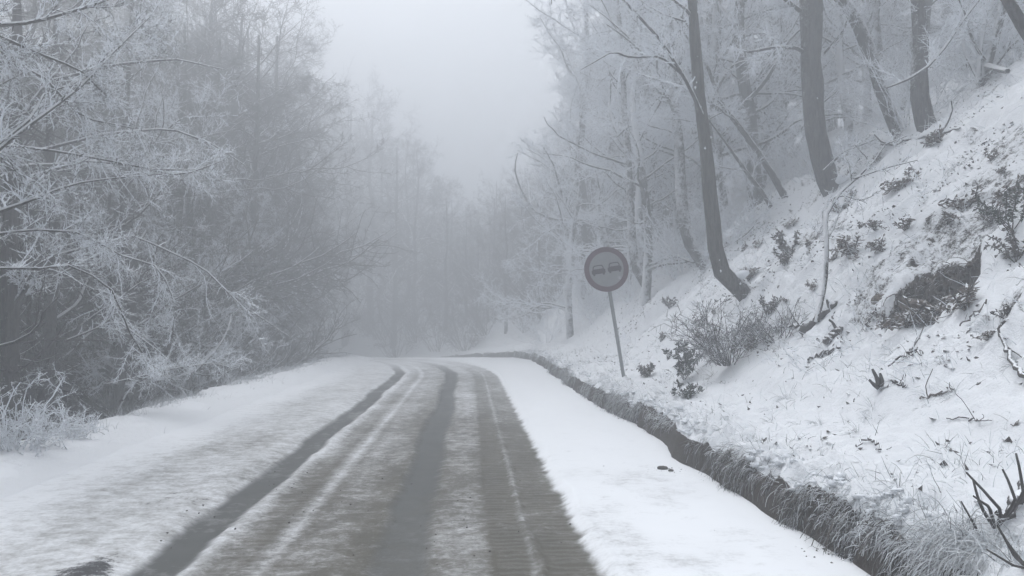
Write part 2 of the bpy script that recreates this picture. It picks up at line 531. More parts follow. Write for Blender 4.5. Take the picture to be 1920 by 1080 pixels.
def build_road():
    d = np.concatenate([np.arange(-4.4, -2.2, 0.04), np.arange(-2.2, 1.1, 0.018), np.arange(1.1, 2.30, 0.035)])
    Y = np.concatenate([np.arange(-6, 3, 0.5), np.arange(3, 9, 0.03), spacing(9, 90, 0.035, 1.011)])
    D, YY = np.meshgrid(d, Y, indexing='ij')
    c = curve_x(YY)
    t = D - track_shift(YY)              # lateral position against the wheel tracks
    e = 0.06 * vnoise(YY * 0.7, 0 * YY, 3) + 0.05 * vnoise(YY * 2.1, t * 1.5, 2) + 0.025 * vnoise(YY * 7, t * 4, 4) + 0.02 * vnoise(YY * 19, t * 12, 7)
    def band(a, b, s): return sstep(a - s, a + s, t + e) * (1 - sstep(b - s, b + s, t + e))
    tk = np.maximum(band(-1.90, -1.63, 0.035), band(-0.57, -0.27, 0.05))
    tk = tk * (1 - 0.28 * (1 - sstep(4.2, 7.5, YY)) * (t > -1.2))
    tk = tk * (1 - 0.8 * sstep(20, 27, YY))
    edge = 0.72 + 0.05 * vnoise(YY * 5, t * 2, 8) + 0.04 * vnoise(YY * 14, t * 3, 9)
    # how dirty the slush is from left to right
    prof = np.interp(t, [-3.9, -3.3, -2.8, -1.95, -1.55, -1.45, -1.28, -1.16, -1.08, -0.95, -0.6, -0.25, 0.0, 0.10, 0.15, 0.33, 0.37, 0.42, 0.60, 0.70],
                        [0.00, 0.16, 0.46, 0.50, 0.46, 0.72, 0.85, 0.52, 0.78, 0.70, 0.88, 0.78, 0.70, 0.78, 0.97, 0.95, 0.72, 0.90, 0.93, 0.93])
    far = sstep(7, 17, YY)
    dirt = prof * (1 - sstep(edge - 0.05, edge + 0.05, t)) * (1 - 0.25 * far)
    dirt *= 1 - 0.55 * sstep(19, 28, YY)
    dirt += 0.14 * fbm(t * 1.4, YY * 0.55, 12, 3) * (dirt > 0.05)
    dirt = dirt + 0.5 * sstep(.72, .8, t) * np.clip(fbm(t * 2.3, YY * 1.3, 18, 3) + .10, 0, 1) * (1 - sstep(5, 9, YY)) * (1 - sstep(1.5, 2, t))
    tread = np.maximum.reduce([band(0.13, 0.34, 0.015), 0.9 * band(0.42, 0.74, 0.03), 0.8 * band(-1.46, -1.22, 0.02), 0.6 * band(-1.12, -1.0, 0.02)])
    bare = 0.80 * np.exp(-(((D + 2.08) / 0.24) ** 2 + ((YY - 4.45) / 0.50) ** 2)) \
         + 0.55 * np.exp(-(((D + 2.25) / 0.5) ** 2 + ((YY - 6.3) / 0.9) ** 2)) + 0.20 * np.exp(-(((D + 3.1) / 0.5) ** 2 + ((YY - 5.3) / 0.6) ** 2)) + 0.10 * band(-1.2, 0.7, 0.1)
    snowh = 0.05 * sstep(edge - 0.03, edge + 0.10, t) + 0.03 * (1 - sstep(-2.1, -1.9, t))
    z = crest(YY) + snowh - 0.022 * tk + 0.010 * fbm(D * 5, YY * 9, 14, 3) * (1 - tk) * (dirt + 0.15)
    z = z + 0.022 * fbm(D * 1.2, YY * 0.8, 16, 3) * (1 - np.clip(dirt, 0, 1)) + 0.012 * (band(0.345, 0.395, 0.012) + band(-1.6, -1.5, 0.02))
    # banked towards the left verge
    z = z + 0.13 * (1 - sstep(-4.35, -3.5, D)) - 0.05 * sstep(2.12, 2.3, D)
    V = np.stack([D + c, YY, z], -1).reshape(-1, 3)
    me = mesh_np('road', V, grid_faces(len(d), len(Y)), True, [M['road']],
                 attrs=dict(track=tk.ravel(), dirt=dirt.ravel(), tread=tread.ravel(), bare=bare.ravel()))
    uvl = me.uv_layers.new(name='uv')
    li = np.empty(len(me.loops), np.int32); me.loops.foreach_get('vertex_index', li)
    uv = np.stack([t.ravel(), YY.ravel()], -1)[li]
    uvl.data.foreach_set('uv', uv.astype(np.float32).ravel())
    o = link('road', me); tag(o, 'snow-covered road with slushy wheel tracks curving left', kind='structure')
build_road()

# ------------------------------------------------------------------ bank (right) and verge (left), wider ground
def build_bank():
    d = np.concatenate([np.arange(1.72, 2.34, 0.015), np.arange(2.34, 5.6, 0.032), np.arange(5.6, 9, 0.06), spacing(9, 160, 0.12, 1.07)])
    Y = np.concatenate([np.arange(-10, 3, 0.4), np.arange(3, 11, 0.035), spacing(11, 160, 0.04, 1.012)])
    D, YY = np.meshgrid(d, Y, indexing='ij')
    z = bank_z(D, YY)
    z[0] = crest(Y) - 0.08
    z = z - 0.02 * (1 - sstep(0, .04, z - crest(YY)))
    eps = 0.05
    gx = (bank_z(D + eps, YY, True) - bank_z(D - eps, YY, True)) / (2 * eps)
    steep = sstep(3.4, 4.3, D)
    lit = 0.22 + 0.36 * 0.8 * steep * sstep(-0.2, 0.35, fbm(D * 0.9, YY * 0.7, 81, 3)) + 0.10 * sstep(0.5, 1.8, gx) * steep
    lit = lit + 0.22 * (1 - sstep(-0.2, 0.4, gx)) * steep
    lit = lit + 1.3 * (1 - sstep(2.12, 2.17, D + edge_wob(YY))) + 0.22 * (1 - sstep(2.25, 2.6, D)) * sstep(-0.1, 0.3, fbm(D * 3, YY * 1.8, 82, 3))
    lit = lit + 1.3 * sstep(.05, .4, hole_mask(D, YY))
    lit = lit - 0.12 * sstep(11, 24, YY)
    V = np.stack([D + curve_x(YY), YY, z], -1).reshape(-1, 3)
    me = mesh_np('bank', V, grid_faces(len(d), len(Y)), True, [M['bank']], attrs=dict(litter=lit.ravel()))
    o = link('slope', me); tag(o, 'snowy roadside slope rising to the right with bare earth patches', kind='structure')
build_bank()

def build_left():
    d = np.concatenate([-spacing(6.5, 160, 0.12, 1.08)[::-1], np.arange(-6.5, -3.3, 0.035)[1:]])
    Y = np.concatenate([np.arange(-10, 3, 0.4), np.arange(3, 14, 0.05), spacing(14, 160, 0.06, 1.015)])
    D, YY = np.meshgrid(d, Y, indexing='ij')
    z = left_z(D, YY)
    z = z - 0.06 * sstep(-3.62, -3.5, D)
    lit = 0.15 + 0.28 * (1 - sstep(-5.1, -4.6, D)) * (0.5 + fbm(D * 2, YY * 2, 83, 2)) + 0.55 * (1 - sstep(-6.6, -5.6, D))
    V = np.stack([D + curve_x(YY), YY, z], -1).reshape(-1, 3)
    me = mesh_np('verge', V, grid_faces(len(d), len(Y)), True, [M['floor']], attrs=dict(litter=lit.ravel()))
    o = link('verge', me); tag(o, 'snowy left verge falling away into the dark forest', kind='structure')
build_left()

def build_ground():
    d = np.linspace(-170, 170, 60); Y = np.linspace(-55, 185, 50)
    D, YY = np.meshgrid(d, Y, indexing='ij')
    z = -11.5 + 0.6 * fbm(D * .05, YY * .05, 2, 2)
    me = mesh_np('ground', np.stack([D, YY, z], -1).reshape(-1, 3), grid_faces(60, 50), True, [M['snow']])
    tag(link('ground', me), 'snow-covered forest ground', kind='structure')
build_ground()

# ------------------------------------------------------------------ trees
def make_tree(name, label, path, radii, mats, seed, group=None, limbs=9, limb_t=(0.35, 0.98), limb_len=2.6, limb_ang=(62, 14),
              limb_up=0.05, droop=-0.03, nb=9, nt_=10, ns=8, K0=26, blen=-0.42, twl=0.42, spl=0.13, twig_r=0.0035, extra_limbs=(), sides=10, crown=True, origin=None, flecks=0):
    rng = np.random.default_rng(seed)
    P, R = resample(path, radii, K0)
    base = P[0].copy() if origin is None else np.asarray(origin, float)
    root = empty(name, base, label, 'tree', group)
    P = P - base
    pr = R[:, None]
    v, f = tubes(P[None], R[None], sides)
    # gnarl the trunk surface
    nrm = unit(v - np.repeat(P, sides, 0))
    g = vnoise(v[:, 2] * 2.2 + seed, np.arctan2(nrm[:, 1], nrm[:, 0]) * 1.3 + 20, seed % 89) * 0.28 + vnoise(v[:, 2] * 7, np.arctan2(nrm[:, 1], nrm[:, 0]) * 2.6 + 20, seed % 83) * 0.14
    v = v + nrm * (np.repeat(R, sides) * g)[:, None]
    link('trunk', mesh_np('trunk', v, f, True, [mats[0]]), root)
    if flecks:
        V, Fc, off = [], [], 0
        for _ in range(flecks):
            k = rng.integers(1, K0 - 6); a = math.radians(rng.uniform(190, 350)); t = rng.random()
            c = P[k] * (1 - t) + P[k + 1] * t + np.array([math.cos(a), math.sin(a), 0]) * R[k] * 1.0
            w = rng.uniform(.008, .026)
            V.append(np.array([[1, 0, 0], [-1, 0, 0], [0, .6, 0], [0, -.6, 0], [0, 0, 1.3], [0, 0, -1.3]]) * w * rng.uniform(.7, 1.3, (6, 1)) + c)
            Fc.append(np.array([[0, 2, 4], [2, 1, 4], [1, 3, 4], [3, 0, 4], [2, 0, 5], [1, 2, 5], [3, 1, 5], [0, 3, 5]]) + off); off += 6
        fl = link('snow_flecks', mesh_np('snow_flecks', np.concatenate(V), np.concatenate(Fc), True, [M['snow']]), root); fl['kind'] = 'stuff'
    Q, QR = spawn(P[None], R[None], limbs, limb_t[0], limb_t[1], limb_ang, limb_len, 12, 0.42, up=limb_up, wob=0.16, rng=rng, rmin=0.009, taper=0.22, tipshort=0.45)
    if len(extra_limbs):
        E = [resample(np.asarray(p) - base, r, 12) for p, r in extra_limbs]
        Q = np.concatenate([np.stack([e[0] for e in E]), Q]); QR = np.concatenate([np.stack([e[1] for e in E]), QR])
    for k in range(len(Q)):
        v, f = tubes(Q[k][None], QR[k][None], 6)
        link('limb', mesh_np('limb', v, f, True, [mats[1]]), root)
    if crown:
        B, BR = spawn(Q, QR, nb, 0.12, 1.0, (45, 14), blen, 8, 0.55, up=droop, wob=0.17, rng=rng, rmin=0.005, taper=0.35)
        T, TR = spawn(B, BR, nt_, 0.1, 1.0, (44, 14), twl, 5, 0.6, up=0.02, wob=0.2, rng=rng, rmin=twig_r, taper=0.5)
        S, SR = spawn(T, TR, ns, 0.15, 1.0, (42, 12), spl, 3, 0.8, up=0.03, wob=0.22, rng=rng, rmin=twig_r * 0.8, taper=0.7)
        v1, f1 = tubes(B, BR, 4); v2, f2 = tubes(T, TR, 3); v3, f3 = tubes(S, SR, 3)
        X1, X1R = spawn(Q, QR, 16, 0.1, 1.0, (55, 15), -.07, 4, 0.5, up=0.02, wob=0.25, rng=rng, rmin=twig_r, taper=0.6)
        X2, X2R = spawn(B, BR, 9, 0.1, 1.0, (50, 15), spl * .7, 3, 0.6, up=0.02, wob=0.25, rng=rng, rmin=twig_r * .8, taper=0.7)
        v, f = joinm([(v1, f1), (v2, f2), (v3, f3), tubes(X1, X1R, 3), tubes(X2, X2R, 3)])
        tw = link('twigs', mesh_np('twigs', v, f, False, [mats[2]]), root)
        tw['kind'] = 'stuff'
    return root

def copy_tree(root, loc, rz, sc_, label=None, group=None, tilt=0):
    r = root.copy(); C.objects.link(r)
    r.location = tuple(float(x) for x in loc); r.rotation_euler = (tilt, 0, rz); r.scale = (sc_,) * 3
    if label: r['label'] = label
    if group: r['group'] = group
    for ch in root.children:
        c = ch.copy(); C.objects.link(c); c.parent = r
    return r

def px_trunk(pts, widths, ybase=None, top=9.0, lean=(0, 0), dy=None):
    """trunk path from photo pixels (base first) at the distance where its base meets the ground, carried on above the frame"""
    b = hit(*pts[0])
    Y = b[1] if ybase is None else ybase
    path = [at(x, y, Y + (0 if dy is None else dy[i])) for i, (x, y) in enumerate(pts)]
    rad = [w / F * Y / 2 for w in widths]
    # root it in the ground
    p0 = path[0].copy(); p0[2] -= 0.25; p0[0] += 0.12
    g0 = float(ground(path[0][0], path[0][1]))
    p0[2] = min(p0[2], g0 - 0.12)
    path = [p0] + path; rad = [rad[0] * 1.15] + rad
    last = path[-1]; dirn = unit(path[-1] - path[-2])
    h = top
    n = 4
    for i in range(1, n + 1):
        q = last + np.array([dirn[0] * 0.6 + lean[0], lean[1] + dirn[1], 1.0]) * h * i / n
        path.append(q); rad.append(rad[len(pts)] * (1 - 0.8 * i / n))
    return path, rad, Y

def key_tree(name, label, pts, widths, mats, seed, **kw):
    pk = {k: kw.pop(k) for k in ('ybase', 'top', 'lean', 'dy') if k in kw}
    path, rad, Y = px_trunk(pts, widths, **pk)
    ex = []
    for e_pts, e_w, e_dy in kw.pop('px_limbs', ()):
        ex.append(([at(x, y, Y + e_dy[i]) for i, (x, y) in enumerate(e_pts)], [w / F * Y / 2 for w in e_w]))
    print(name, label[:40], 'Y=%.1f' % Y, 'base', np.round(path[1], 2))
    return make_tree(name, label, path, rad, mats, seed, extra_limbs=ex, **kw)

W_ = M['twig_white']
S_, B_, FR, SH = (M['bark_smooth'], M['limb'], W_), (M['bark'], M['limb'], W_), (M['bark_frost'], M['limb'], W_), (M['bark_shaggy'], M['bark_frost'], W_)

key_tree('slender_tree', 'slender grey tree with a hooked base right of the round sign', [(1402, 544), (1384, 542), (1364, 531), (1350, 508), (1343, 475), (1336, 420), (1326, 300), (1314, 200), (1304, 100), (1297, 0)],
         [30, 33, 34, 33, 31, 29, 26, 22, 20, 17], S_, 101, top=5, limbs=14, limb_t=(0.42, 0.98), limb_len=2.8,
         px_limbs=[([(1325, 235), (1292, 160), (1240, 75), (1165, -5), (1120, -50)], [9, 8, 7, 6, 4], [0, -.2, -.4, -.5, -.6]),
                   ([(1280, 140), (1240, 105), (1180, 108), (1150, 95), (1090, 130)], [6, 5, 5, 4, 2], [-.2, -.4, -.6, -.8, -1]),
                   ([(1285, 40), (1240, 25), (1200, 0)], [5, 4, 3], [0, .2, .4])], nb=7, nt_=8, flecks=15)
key_tree('mid_tree', 'grey tree with rimed trunk and curved foot just left of the slender tree', [(1322, 494), (1300, 470), (1284, 430), (1277, 380), (1275, 300), (1266, 200), (1258, 80), (1250, 0)],
         [25, 25, 24, 22, 19, 17, 15, 13], SH, 102, top=4, limbs=12, limb_t=(0.25, 0.95), limb_len=2.6)
key_tree('thin_tree', 'thin pale tree with hooked foot directly behind the round sign', [(1218, 543), (1198, 522), (1188, 490), (1184, 430), (1180, 340), (1172, 220), (1165, 100), (1158, 0)],
         [17, 17, 16, 15, 14, 12, 10, 8], SH, 103, top=3, limbs=14, limb_t=(0.2, 0.95), limb_len=2.7)
key_tree('faint_tree', 'faint short-looking trunk in fog between the sign and the slender tree', [(1216, 440), (1212, 400), (1206, 345), (1200, 250), (1190, 120)],
         [14, 13, 12, 11, 10], FR, 104, top=4, ybase=25, limbs=12, limb_t=(0.25, 0.95), limb_len=3)
key_tree('leaning_tree', 'thin dark trunk leaning left above the snowy slope', [(1472, 368), (1450, 330), (1425, 290), (1392, 245), (1350, 190), (1325, 120)],
         [15, 14, 13, 11, 8, 6], B_, 105, top=2.0, lean=(-0.3, 0), limbs=7, limb_t=(0.3, 0.95), limb_len=1.8)
key_tree('leaning_tree', 'shorter thin stem leaning left, just below the longer leaning trunk', [(1446, 388), (1430, 362), (1405, 330), (1370, 280)],
         [9, 9, 8, 5], B_, 106, top=1.0, lean=(-0.4, 0), limbs=5, limb_t=(0.3, 0.95), limb_len=1.2)
key_tree('big_tree', 'thickest dark trunk with smooth bark on the slope at upper right', [(1562, 352), (1545, 322), (1534, 280), (1524, 200), (1519, 100), (1521, 0)],
         [40, 40, 39, 40, 40, 42], (M['bark'], M['bark'], W_), 107, top=8, limbs=9, limb_t=(0.55, 0.97), limb_len=3.4,
         px_limbs=[([(1512, 100), (1490, 88), (1440, 90), (1405, 98), (1380, 85)], [8, 8, 7, 5, 3], [0, -.2, -.4, -.5, -.6]),
                   ([(1500, 20), (1480, 5), (1450, -20)], [9, 8, 5], [0, -.2, -.3]),
                   ([(1545, 100), (1580, 60), (1600, 10)], [5, 5, 3], [0, -.3, -.5]),
                   ([(1545, 320), (1580, 285), (1640, 262)], [6, 4, 2], [-.3, -.5, -.6])], sides=14, flecks=18)
key_tree('shaggy_tree', 'rough-barked trunk leaning left, first one right of the thickest trunk', [(1684, 255), (1668, 210), (1655, 180), (1640, 125), (1612, 45), (1585, 5), (1550, -30)],
         [24, 25, 25, 25, 25, 24, 22], SH, 108, top=6, lean=(-0.2, 0), limbs=10, limb_t=(0.3, 0.95), limb_len=2.8)
key_tree('dark_tree', 'upright dark trunk flanked by frosted branches near the top right', [(1738, 240), (1726, 205), (1722, 170), (1727, 90), (1721, 0)],
         [38, 36, 32, 29, 27], B_, 109, top=8, limbs=10, limb_t=(0.35, 0.97), limb_len=3,
         px_limbs=[([(1660, 165), (1700, 150), (1740, 125), (1775, 85), (1800, 45), (1835, 0)], [4, 6, 6, 5, 5, 4], [-1.0] * 6)])
key_tree('faint_tree', 'faint grey trunk standing between the rough-barked and dark trunks', [(1660, 235), (1652, 130), (1646, 60), (1640, 0)],
         [14, 13, 12, 11], SH, 110, top=7, ybase=21, limbs=10, limb_t=(0.35, 0.97), limb_len=2.8)
key_tree('corner_tree', 'near black trunk slanting across the top right corner', [(2010, 175), (1960, 110), (1915, 45), (1885, -10)],
         [30, 28, 25, 22], (M['bark'], M['limb'], M['twig']), 111, top=4, lean=(-0.25, 0), limbs=8, limb_t=(0.3, 0.95), limb_len=2.0)
key_tree('multi_stem_tree', 'many-stemmed bare tree between the dark trunk and the corner', [(1840, 160), (1855, 110), (1875, 40), (1885, -20)],
         [17, 16, 15, 13], B_, 112, top=4, limbs=9, limb_t=(0.1, 0.95), limb_len=2.4, limb_ang=(40, 14),
         px_limbs=[([(1835, 150), (1838, 90), (1850, 20), (1855, -30)], [9, 8, 7, 5], [0, 0, .2, .3]),
                   ([(1835, 150), (1810, 100), (1800, 50), (1805, 0)], [8, 7, 5, 4], [0, .2, .4, .5]),
                   ([(1845, 150), (1890, 90), (1925, 60)], [9, 8, 6], [0, -.1, -.2])])

# prototypes for the wood
def proto_path(h, wob, seed, r0):
    rng = np.random.default_rng(seed)
    n = 7
    p = [np.zeros(3)]
    for i in range(1, n):
        p.append(np.array([wob * rng.standard_normal(), wob * rng.standard_normal(), h * i / (n - 1)]))
    p[0][2] = -0.4
    return p, [r0 * (1 - 0.85 * i / (n - 1)) for i in range(n)]

protos = []
for i, (h, r0, mats, ll, lt, nl) in enumerate([
        (11, 0.17, SH, 3.6, (0.12, 0.98), 26),
        (13, 0.21, (M['bark'], M['limb'], M['twig']), 4.0, (0.15, 0.98), 28),
        (9, 0.12, FR, 3.0, (0.08, 0.98), 24),
        (14, 0.24, (M['bark'], M['bark'], M['twig_dark']), 4.6, (0.06, 0.98), 40),
        (10, 0.16, (M['bark'], M['limb'], M['twig_dark']), 3.8, (0.04, 0.98), 34)]):
    p, r = proto_path(h, 0.16, 300 + i, r0)
    protos.append(make_tree('frosted_tree', 'x', p, r, mats, 400 + i, limbs=nl, limb_t=lt, limb_len=ll, nb=7, nt_=8, ns=7 if i < 3 else 5, limb_up=0.03, droop=-0.02, twl=0.5, spl=0.16, twig_r=0.005, K0=16, sides=8))

used = set()
def plant(k, X, Y, rz, s, label, group, tilt=0.0, dz=0.0):
    loc = (X, Y, float(ground(X, Y)) - 0.1 + dz)
    if k not in used:
        used.add(k)
        r = protos[k]; r.location = loc; r.rotation_euler = (tilt, 0, rz); r.scale = (s,) * 3
        r['label'] = label; r['group'] = group
    else:
        r = copy_tree(protos[k], loc, rz, s, label, group, tilt)
    r.name = 'frosted_tree' if k in (0, 1, 2) else 'dark_tree'
    return r

rr = random.Random(5)
# right-hand wood up the slope
MORE = [(4.1, 20.6), (5.0, 24.4), (3.7, 27.8), (4.3, 31.5), (5.0, 34), (6.2, 20.5), (7.2, 22.2), (8.6, 25.5), (9.8, 27.5), (6, 26.5), (12.2, 24), (10, 20.5), (13.6, 18.5), (15.2, 22.5), (12.4, 16), (15.6, 16.2), (17.6, 20.5), (8, 31), (18, 26), (14.8, 26)]
G1, L1 = 'frosted trees filling the wood above the right slope', 'frost-covered bare tree in the pale wood above the right slope'
for (X, Y) in [(5.3, 23), (5.6, 29), (6.8, 25), (7.5, 20.5), (9.0, 23), (8.3, 28), (11, 19), (11.5, 25), (12.8, 22), (10.2, 30), (13.5, 28), (14, 17), (13.2, 14), (15.5, 20),
               (16.5, 24), (11, 12.5), (17, 12), (7.4, 33), (9.5, 36), (13, 34), (17, 30), (19, 18), (20, 26), (16, 40), (22, 14), (23, 33), (8, 45)] + MORE:
    plant(rr.choice([0, 1, 2, 0, 2]), X + rr.uniform(-.5, .5), Y + rr.uniform(-.5, .5), rr.uniform(0, 6.28), rr.uniform(0.8, 1.15), L1, G1, tilt=rr.uniform(-.08, .08))
# left-hand dark wood below the verge
G2, L2 = 'dark trees massed below the left verge', 'dense dark tree fading into fog below the left verge'
for row, (d, step, s) in enumerate([(-8.4, 1.9, 0.9), (-10.2, 2.1, 1.05), (-13, 2.7, 1.15), (-16, 3.2, 1.3), (-20, 4, 1.45), (-25, 5, 1.55)]):
    Y = 5 + row * 0.9
    while Y < 58:
        plant(rr.choice([3, 4]), float(curve_x(Y)) + d + rr.uniform(-.6, .6), Y + rr.uniform(-.6, .6), rr.uniform(0, 6.28), s * rr.uniform(0.88, 1.12) * float(np.interp(Y, [5, 18, 34, 60], [.72, .78, 1.12, 1.2])), L2, G2, tilt=rr.uniform(-.06, .06))
        Y += step * rr.uniform(0.8, 1.25) * (1 + max(0, Y - 25) * 0.02)
for (X, Y, s) in [(-7.6, 28, .95), (-7.3, 32, 1.05), (-7.2, 36, 1.15), (-7.4, 40, 1.2), (-9, 34, 1.3), (-9, 40, 1.35), (-8, 45, 1.3), (-9.5, 29, 1.2)]:
    plant(rr.choice([3, 4, 3]), X + float(curve_x(Y)), Y, rr.uniform(0, 6.28), s, L2, G2, tilt=rr.uniform(-.05, .05))
for (X, Y) in [(9.5, 32), (11, 27), (17, 27), (16, 34), (22, 24), (24, 30), (8, 40), (12, 40), (19, 38), (6.5, 37), (20, 32), (26, 22)]:
    plant(rr.choice([3, 4]), X, Y, rr.uniform(0, 6.28), rr.uniform(.7, .9), 'darker tree standing far back in the wood above the right slope', 'dark trees far back in the right-hand wood')
G3, L3 = 'frosted trees edging the left side of the road', 'frosted tree reaching over the left verge with white branches'
for (X, Y, s, k) in [(-8.6, 12.5, .75, 0), (-7.6, 17.5, .8, 1), (-7.6, 22, .85, 0), (-7.3, 26.5, .8, 2), (-8, 31, .9, 1), (-9.5, 36, .9, 0)]:
    plant(k, X + float(curve_x(Y)), Y, rr.uniform(0, 6.28), s, L3, G3, tilt=rr.uniform(-.05, .05))
# where the road bends away
G4, L4 = 'trees closing the view where the road bends', 'tree almost lost in fog where the road bends left'
for (Y0, x0, x1, n, hs_) in [(36, -14.5, -10.5, 4, .95), (40, -15.5, -11.5, 4, 1.0), (45, -20, -13.5, 5, 1.05), (33, 5.0, 9, 4, .6), (38, 3.0, 10, 7, .62), (42, 1.2, 9, 7, .64), (46, -.5, 8, 7, .68), (50, -3.5, 7, 7, .75), (57, -24, 8, 18, .9), (64, -30, 8, 16, 1.0), (72, -34, 10, 16, 1.1)]:
    for k in range(n):
        X = x0 + (x1 - x0) * (k + .5) / n + rr.uniform(-.5, .5); Y = Y0 + rr.uniform(-1.5, 1.5)
        d = X - float(curve_x(Y))
        if -5.5 < d < 3.0: continue
        base = float(ground(X, Y))
        want = {3: 14.0, 4: 10.0}; kk = rr.choice([3, 4])
        tall = float(np.interp(X / Y * 60, [-14, -8, -4.5, -1, 3, 6, 10], [19, 17, 14, 9.5, 8.5, 11, 14])) * Y / 60 if Y > 50 else 9.5 * hs_
        sc_ = max(.45, (tall + rr.uniform(-1.5, 1) - base) / want[kk])
        plant(kk, X, Y, rr.uniform(0, 6.28), sc_, L4, G4)

# ------------------------------------------------------------------ near tree whose branches come in from the left
def near_left():
    Y = 7.5
    base = np.array([-7.4, 6.4, float(ground(-7.4, 6.4)) - .2])
    path = [base, base + [0.1, .1, 2], base + [.05, .2, 4.5], base + [-.2, .3, 7.5], base + [-.1, .4, 10]]
    rad = [.2, .17, .14, .09, .03]
    def L(pts, w, y): return ([at(x, yy, y + 0.25 * i) for i, (x, yy) in enumerate(pts)], [v / F * y / 2 for v in w])
    ex = [L([(-160, 110), (-40, 50), (60, 42), (190, 5), (260, -30)], [14, 10, 8, 6, 4], 6.6),
          L([(-180, 20), (-20, 58), (60, 95), (150, 130), (200, 180)], [12, 8, 7, 5, 3], 6.8),
          L([(-180, 420), (-40, 310), (40, 245), (150, 165), (215, 95), (280, 32)], [14, 10, 8, 6, 5, 3], 6.8),
          L([(-180, 330), (-20, 285), (60, 220), (85, 170), (190, 150)], [10, 8, 6, 4, 3], 7.0),
          L([(-160, 420), (-30, 405), (60, 375), (130, 345), (200, 335), (310, 325)], [13, 10, 8, 6, 4, 3], 7.2),
          L([(-160, 300), (0, 270), (100, 282), (200, 300), (290, 318), (370, 318)], [10, 7, 6, 5, 4, 3], 7.6),
          L([(-160, 480), (-20, 440), (60, 430), (150, 435), (230, 480)], [9, 7, 6, 5, 3], 7.2),
          L([(-160, 520), (-20, 500), (60, 505), (140, 495), (210, 540), (250, 640), (290, 690)], [9, 7, 6, 5, 5, 4, 3], 7.8),
          L([(-160, 160), (0, 110), (80, 140), (150, 220), (250, 240)], [9, 7, 6, 4, 3], 7.3)]
    make_tree('overhanging_tree', 'nearest frosted tree reaching branches in from the left edge', path, rad, (M['bark'], M['limb'], M['twig']), 601,
              limbs=12, limb_t=(0.2, 0.98), limb_len=2.6, nb=13, nt_=11, ns=7, blen=-0.30, twl=0.26, spl=0.085, twig_r=0.0032, extra_limbs=ex, droop=0.0)
near_left()

def second_left():
    base = np.array([-7.0, 12.4, float(ground(-7.0, 12.4)) - .2])
    path = [base, base + [.1, 0, 2], base + [0, .1, 4.5], base + [.1, 0, 7.5], base + [0, 0, 9.5]]
    rad = [.17, .14, .12, .08, .03]
    def L(pts, w, y): return ([at(x, yy, y) for i, (x, yy) in enumerate(pts)], [v / F * y / 2 for v in w])
    ex = [L([(60, 330), (160, 300), (250, 310), (340, 330), (420, 300)], [7, 6, 5, 4, 2], 11.5),
          L([(80, 280), (200, 250), (320, 240), (400, 270), (460, 310)], [7, 6, 5, 4, 2], 12.0),
          L([(100, 520), (200, 470), (300, 500), (330, 570), (320, 650)], [6, 5, 4, 3, 2], 11.6),
          L([(100, 480), (250, 440), (380, 500), (440, 560), (470, 590)], [6, 5, 4, 3, 2], 12.2),
          L([(100, 150), (220, 120), (330, 110), (420, 130)], [7, 6, 4, 2], 12.0),
          L([(120, 640), (220, 600), (300, 660), (330, 690)], [5, 4, 3, 2], 11.4),
          L([(200, 720), (330, 690), (400, 680), (436, 690)], [4, 3, 2, 2], 11.0)]
    make_tree('drooping_tree', 'frosted tree behind the overhanging one with drooping white branches', path, rad, (M['bark'], M['limb'], M['twig']), 602,
              limbs=12, limb_t=(0.15, 0.98), limb_len=2.4, nb=9, nt_=9, ns=6, blen=-0.32, twl=0.32, spl=0.10, twig_r=0.004, extra_limbs=ex, droop=-0.06)
second_left()

# ------------------------------------------------------------------ shrubs and saplings
def shrub(name, label, base, h, spread, stems, mat, seed, curl=0.25, nb=5, ns=4, r=0.006, group=None, spl=0.07, twl=-0.35, cat='shrub', up=0.05):
    rng = np.random.default_rng(seed)
    base = np.asarray(base, float)
    root = empty(name, base, label, cat, group)
    a = rng.uniform(0, 6.28, stems); ln = h * rng.uniform(0.55, 1.1, stems)
    K = 8
    Q = np.empty((stems, K, 3)); Q[:, 0] = np.stack([np.cos(a), np.sin(a), 0 * a], -1) * spread * 0.25 * rng.random((stems, 1)) + np.array([0, 0, -0.03])
    D = unit(np.stack([np.cos(a) * spread / h, np.sin(a) * spread / h, np.ones(stems)], -1) + 0.2 * rng.standard_normal((stems, 3)))
    for j in range(1, K):
        D = unit(D + curl * rng.standard_normal((stems, 3)) * 0.7 + np.array([0, 0, up * (1 if j < 4 else -1)]))
        Q[:, j] = Q[:, j - 1] + D * (ln / (K - 1))[:, None]
    QR = r * np.linspace(1, 0.5, K)[None] * rng.uniform(.7, 1.3, (stems, 1))
    v, f = tubes(Q, QR, 5)
    st = link('stems', mesh_np('stems', v, f, True, [mat]), root)
    B, BR = spawn(Q, QR, nb, 0.2, 1, (45, 15), twl, 6, 0.7, up=0.02, wob=curl, rng=rng, rmin=r * .5, taper=.6)
    T, TR = spawn(B, BR, ns, 0.2, 1, (45, 15), spl, 4, 0.8, up=0.02, wob=curl, rng=rng, rmin=r * .45, taper=.7)
    v1, f1 = tubes(B, BR, 3); v2, f2 = tubes(T, TR, 3)
    v, f = joinm([(v1, f1), (v2, f2)])
    t = link('twigs', mesh_np('twigs', v, f, True, [mat]), root); t['kind'] = 'stuff'
    return root

